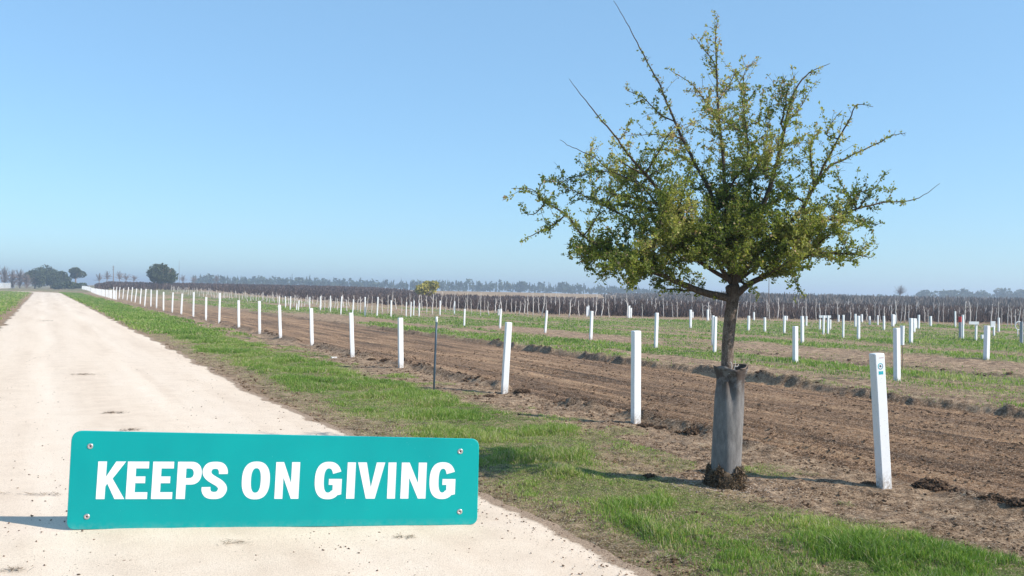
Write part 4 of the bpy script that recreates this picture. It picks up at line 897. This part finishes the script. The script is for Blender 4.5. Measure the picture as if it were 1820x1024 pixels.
# grey sleeve round the trunk
def sleeve():
    gr_ = empty('tree_sleeve', T0); tag(gr_, 'tall grey sleeve wrapped round the lower trunk of the leafy tree, torn at its top', 'tree sleeve')
    n, L = 48, 40; zt = at(1298, 652, TY).z; zb = at(1290, 838, TY).z; V = []
    x0 = at(1290.5, 838, TY).x; x1 = at(1298, 655, TY).x
    for side in (0, 1):
        for l in range(L+1):
            t = l/L; z = zb+(zt-zb)*t; cx = x0+(x1-x0)*t
            for j in range(n):
                a = 2*np.pi*j/n; r = .128-.004*t-.012*math.exp(-((t-.86)/.1)**2)*(1 if math.cos(a) < .3 else .2)
                r += .024*sst(.90,1.0,t)*(1+.4*math.sin(3*a+1)) + .0025*math.sin(7*a+5*t)+.002*math.sin(17*a+t*20)*t
                r -= .034*sst(.5,.88,t)*(1-.7*sst(.9,1,t))*math.exp(-((math.sin((a-4.45-(1-t)*.9)/2))/.10)**2)      # the diagonal fold
                zz = z + (.012*math.sin(2*a+.6)+.008*math.sin(5*a))*sst(.9,1,t)
                r -= side*.004; V.append((cx+r*math.cos(a)-T0.x, TY+r*math.sin(a)-T0.y, zz))
    q = []; o_ = (L+1)*n
    for l in range(L):
        for j in range(n):
            a, b_ = l*n+j, l*n+(j+1)%n; q.append((a, b_, b_+n, a+n)); q.append((a+n+o_, b_+n+o_, b_+o_, a+o_))
    for j in range(n): a, b_ = L*n+j, L*n+(j+1)%n; q.append((a, b_, b_+o_, a+o_))
    k_ = NT('sleeve_cloth', .8, .25); P_ = k_.obj(); st = k_.n('Mapping', {'Vector': P_, 'Scale': (1,1,.3)})
    a = k_.noise(st, 30, 5, .7); f_ = k_.noise(P_, 170, 3, .6); z = k_.n('SeparateXYZ', {'Vector': P_}).node.outputs[2]
    c = k_.ramp(k_.math('ADD', k_.math('MULTIPLY', a, .7), k_.math('MULTIPLY', f_, .3)), [(.3,(.10,.094,.09)),(.5,(.17,.16,.155)),(.7,(.25,.236,.228))])
    stain = k_.math('MULTIPLY', k_.mr(z, .74, .92), k_.mr(k_.noise(P_, 12, 5, .7), .36, .52, 0, .92))
    c = k_.mix(stain, c, (.06,.042,.034)); k_.base(c); k_.bump(k_.math('ADD', a, f_), .35, .006)
    b1 = MB(); b1.add(V, q); b1.build('sleeve_body', k_.m, gr_, True)
    # rim roll and pale ties
    b1 = MB(); b1.tube([(x1-T0.x+(.142+.01*math.sin(3*t))*math.cos(t), (.142)*math.sin(t), zt+.004+.012*math.sin(2*t+.6)) for t in np.linspace(-1.2, 1.9, 18)], [.007]*18, 6); b1.build('torn_rim', simple('rim_cloth', (.16,.12,.10), .9, .1, .4, 20), gr_, True)
    b1 = MB(); q0 = np.array([x1-T0.x, -.075, zt])
    for s_ in range(3):
        pp = [q0+np.array([-.03+.03*s_+.02*math.sin(4*t+s_), -.01-.03*t, .045-.09*t+.02*math.sin(6*t+s_*2)]) for t in np.linspace(0,1,9)]; b1.tube(pp, [.0022]*9, 4)
    b1.build('tie_string', simple('string', (.6,.57,.54), .8, .2, .2, 20), gr_, True)
sleeve()
# shaggy root mulch under the sleeve, pale crumbs about it
n = 3600; a = rng.uniform(0,6.28,n); zt = rng.random(n); r = .135+.035*(1-zt)+rng.normal(0,.010,n); z0_ = hz(T0.x, T0.y)
P = np.stack([T0.x-.006+r*np.cos(a), TY+r*np.sin(a), z0_-.02+zt*.17*(1+.25*np.sin(a*5))],1)
d = np.stack([np.cos(a)*.4+rng.normal(0,.6,n), np.sin(a)*.4+rng.normal(0,.6,n), rng.normal(.2,.9,n)],1); d /= np.linalg.norm(d,axis=1)[:,None]; sv = np.cross(d, rng.normal(0,1,(n,3))); sv /= np.linalg.norm(sv,axis=1)[:,None]
L_ = rng.uniform(.01,.035,n)[:,None]; w_ = rng.uniform(.002,.006,n)[:,None]
V = np.stack([P-d*L_-sv*w_, P-d*L_+sv*w_, P+d*L_+sv*w_*.5, P+d*L_-sv*w_*.5],1); k = np.arange(n)*4
tag(mesh_np('root_mulch', V.reshape(-1,3), [np.stack([k,k+1,k+2,k+3],1)], M['dlit'], None, False, {'tint': np.repeat(rng.random(n)**1.5,4)}), 'dark shaggy mulch packed round the foot of the sleeved trunk', 'mulch', kind='stuff')
cm = MB(); ph = np.arange(24)*2*np.pi/24; V = []
for rr_, zz in ((.165,-.03),(.16,.03),(.15,.09),(.138,.125),(.12,.145)):
    V += [(T0.x-.006+(rr_+.008*math.sin(5*t+zz*40))*math.cos(t), TY+(rr_+.008*math.cos(4*t))*math.sin(t), z0_+zz+.012*math.sin(6*t)) for t in ph]
cm.add(V, [(l*24+j, l*24+(j+1)%24, (l+1)*24+(j+1)%24, (l+1)*24+j) for l in range(4) for j in range(24)])
tag(cm.build('root_collar', M['rootmat'], None, True), 'dark earthy collar of soil round the trunk foot, below the grey sleeve', 'soil collar')
n = 1500; a = rng.uniform(0,6.28,n); q_ = .15+.42*rng.random(n)**1.3; X = T0.x+.03+q_*np.cos(a)*1.1; Y = TY-.04+q_*np.sin(a)*.9
r = .002+.009*rng.random(n)**4; lumps(np.stack([X,Y,height(X,Y)+r*.3],1), r, 'pale_crumbs', M['pebble'], lab='pale chalky crumbs in a ring on the ground round the tree foot', cat='crumbs')

# ------------------------------------------------------------------ haze
hb = MB(); hb.box((0, 1300, 9.0), (5200, 3600, 21.5)); hz_o = hb.build('haze', None)
hm = bpy.data.materials.new('haze'); hm.use_nodes = True; t_ = hm.node_tree; t_.nodes.remove(t_.nodes['Principled BSDF'])
pv = t_.nodes.new('ShaderNodeVolumePrincipled'); pv.inputs['Color'].default_value = (.75,.86,1,1); pv.inputs['Density'].default_value = .0011; pv.inputs['Anisotropy'].default_value = .2
t_.links.new(pv.outputs[0], t_.nodes['Material Output'].inputs['Volume']); hz_o.data.materials.append(hm); tag(hz_o, 'thin pale blue haze over the fields', 'haze', kind='stuff')
for o in bpy.data.objects:
    if '_h' in o.keys(): del o['_h']
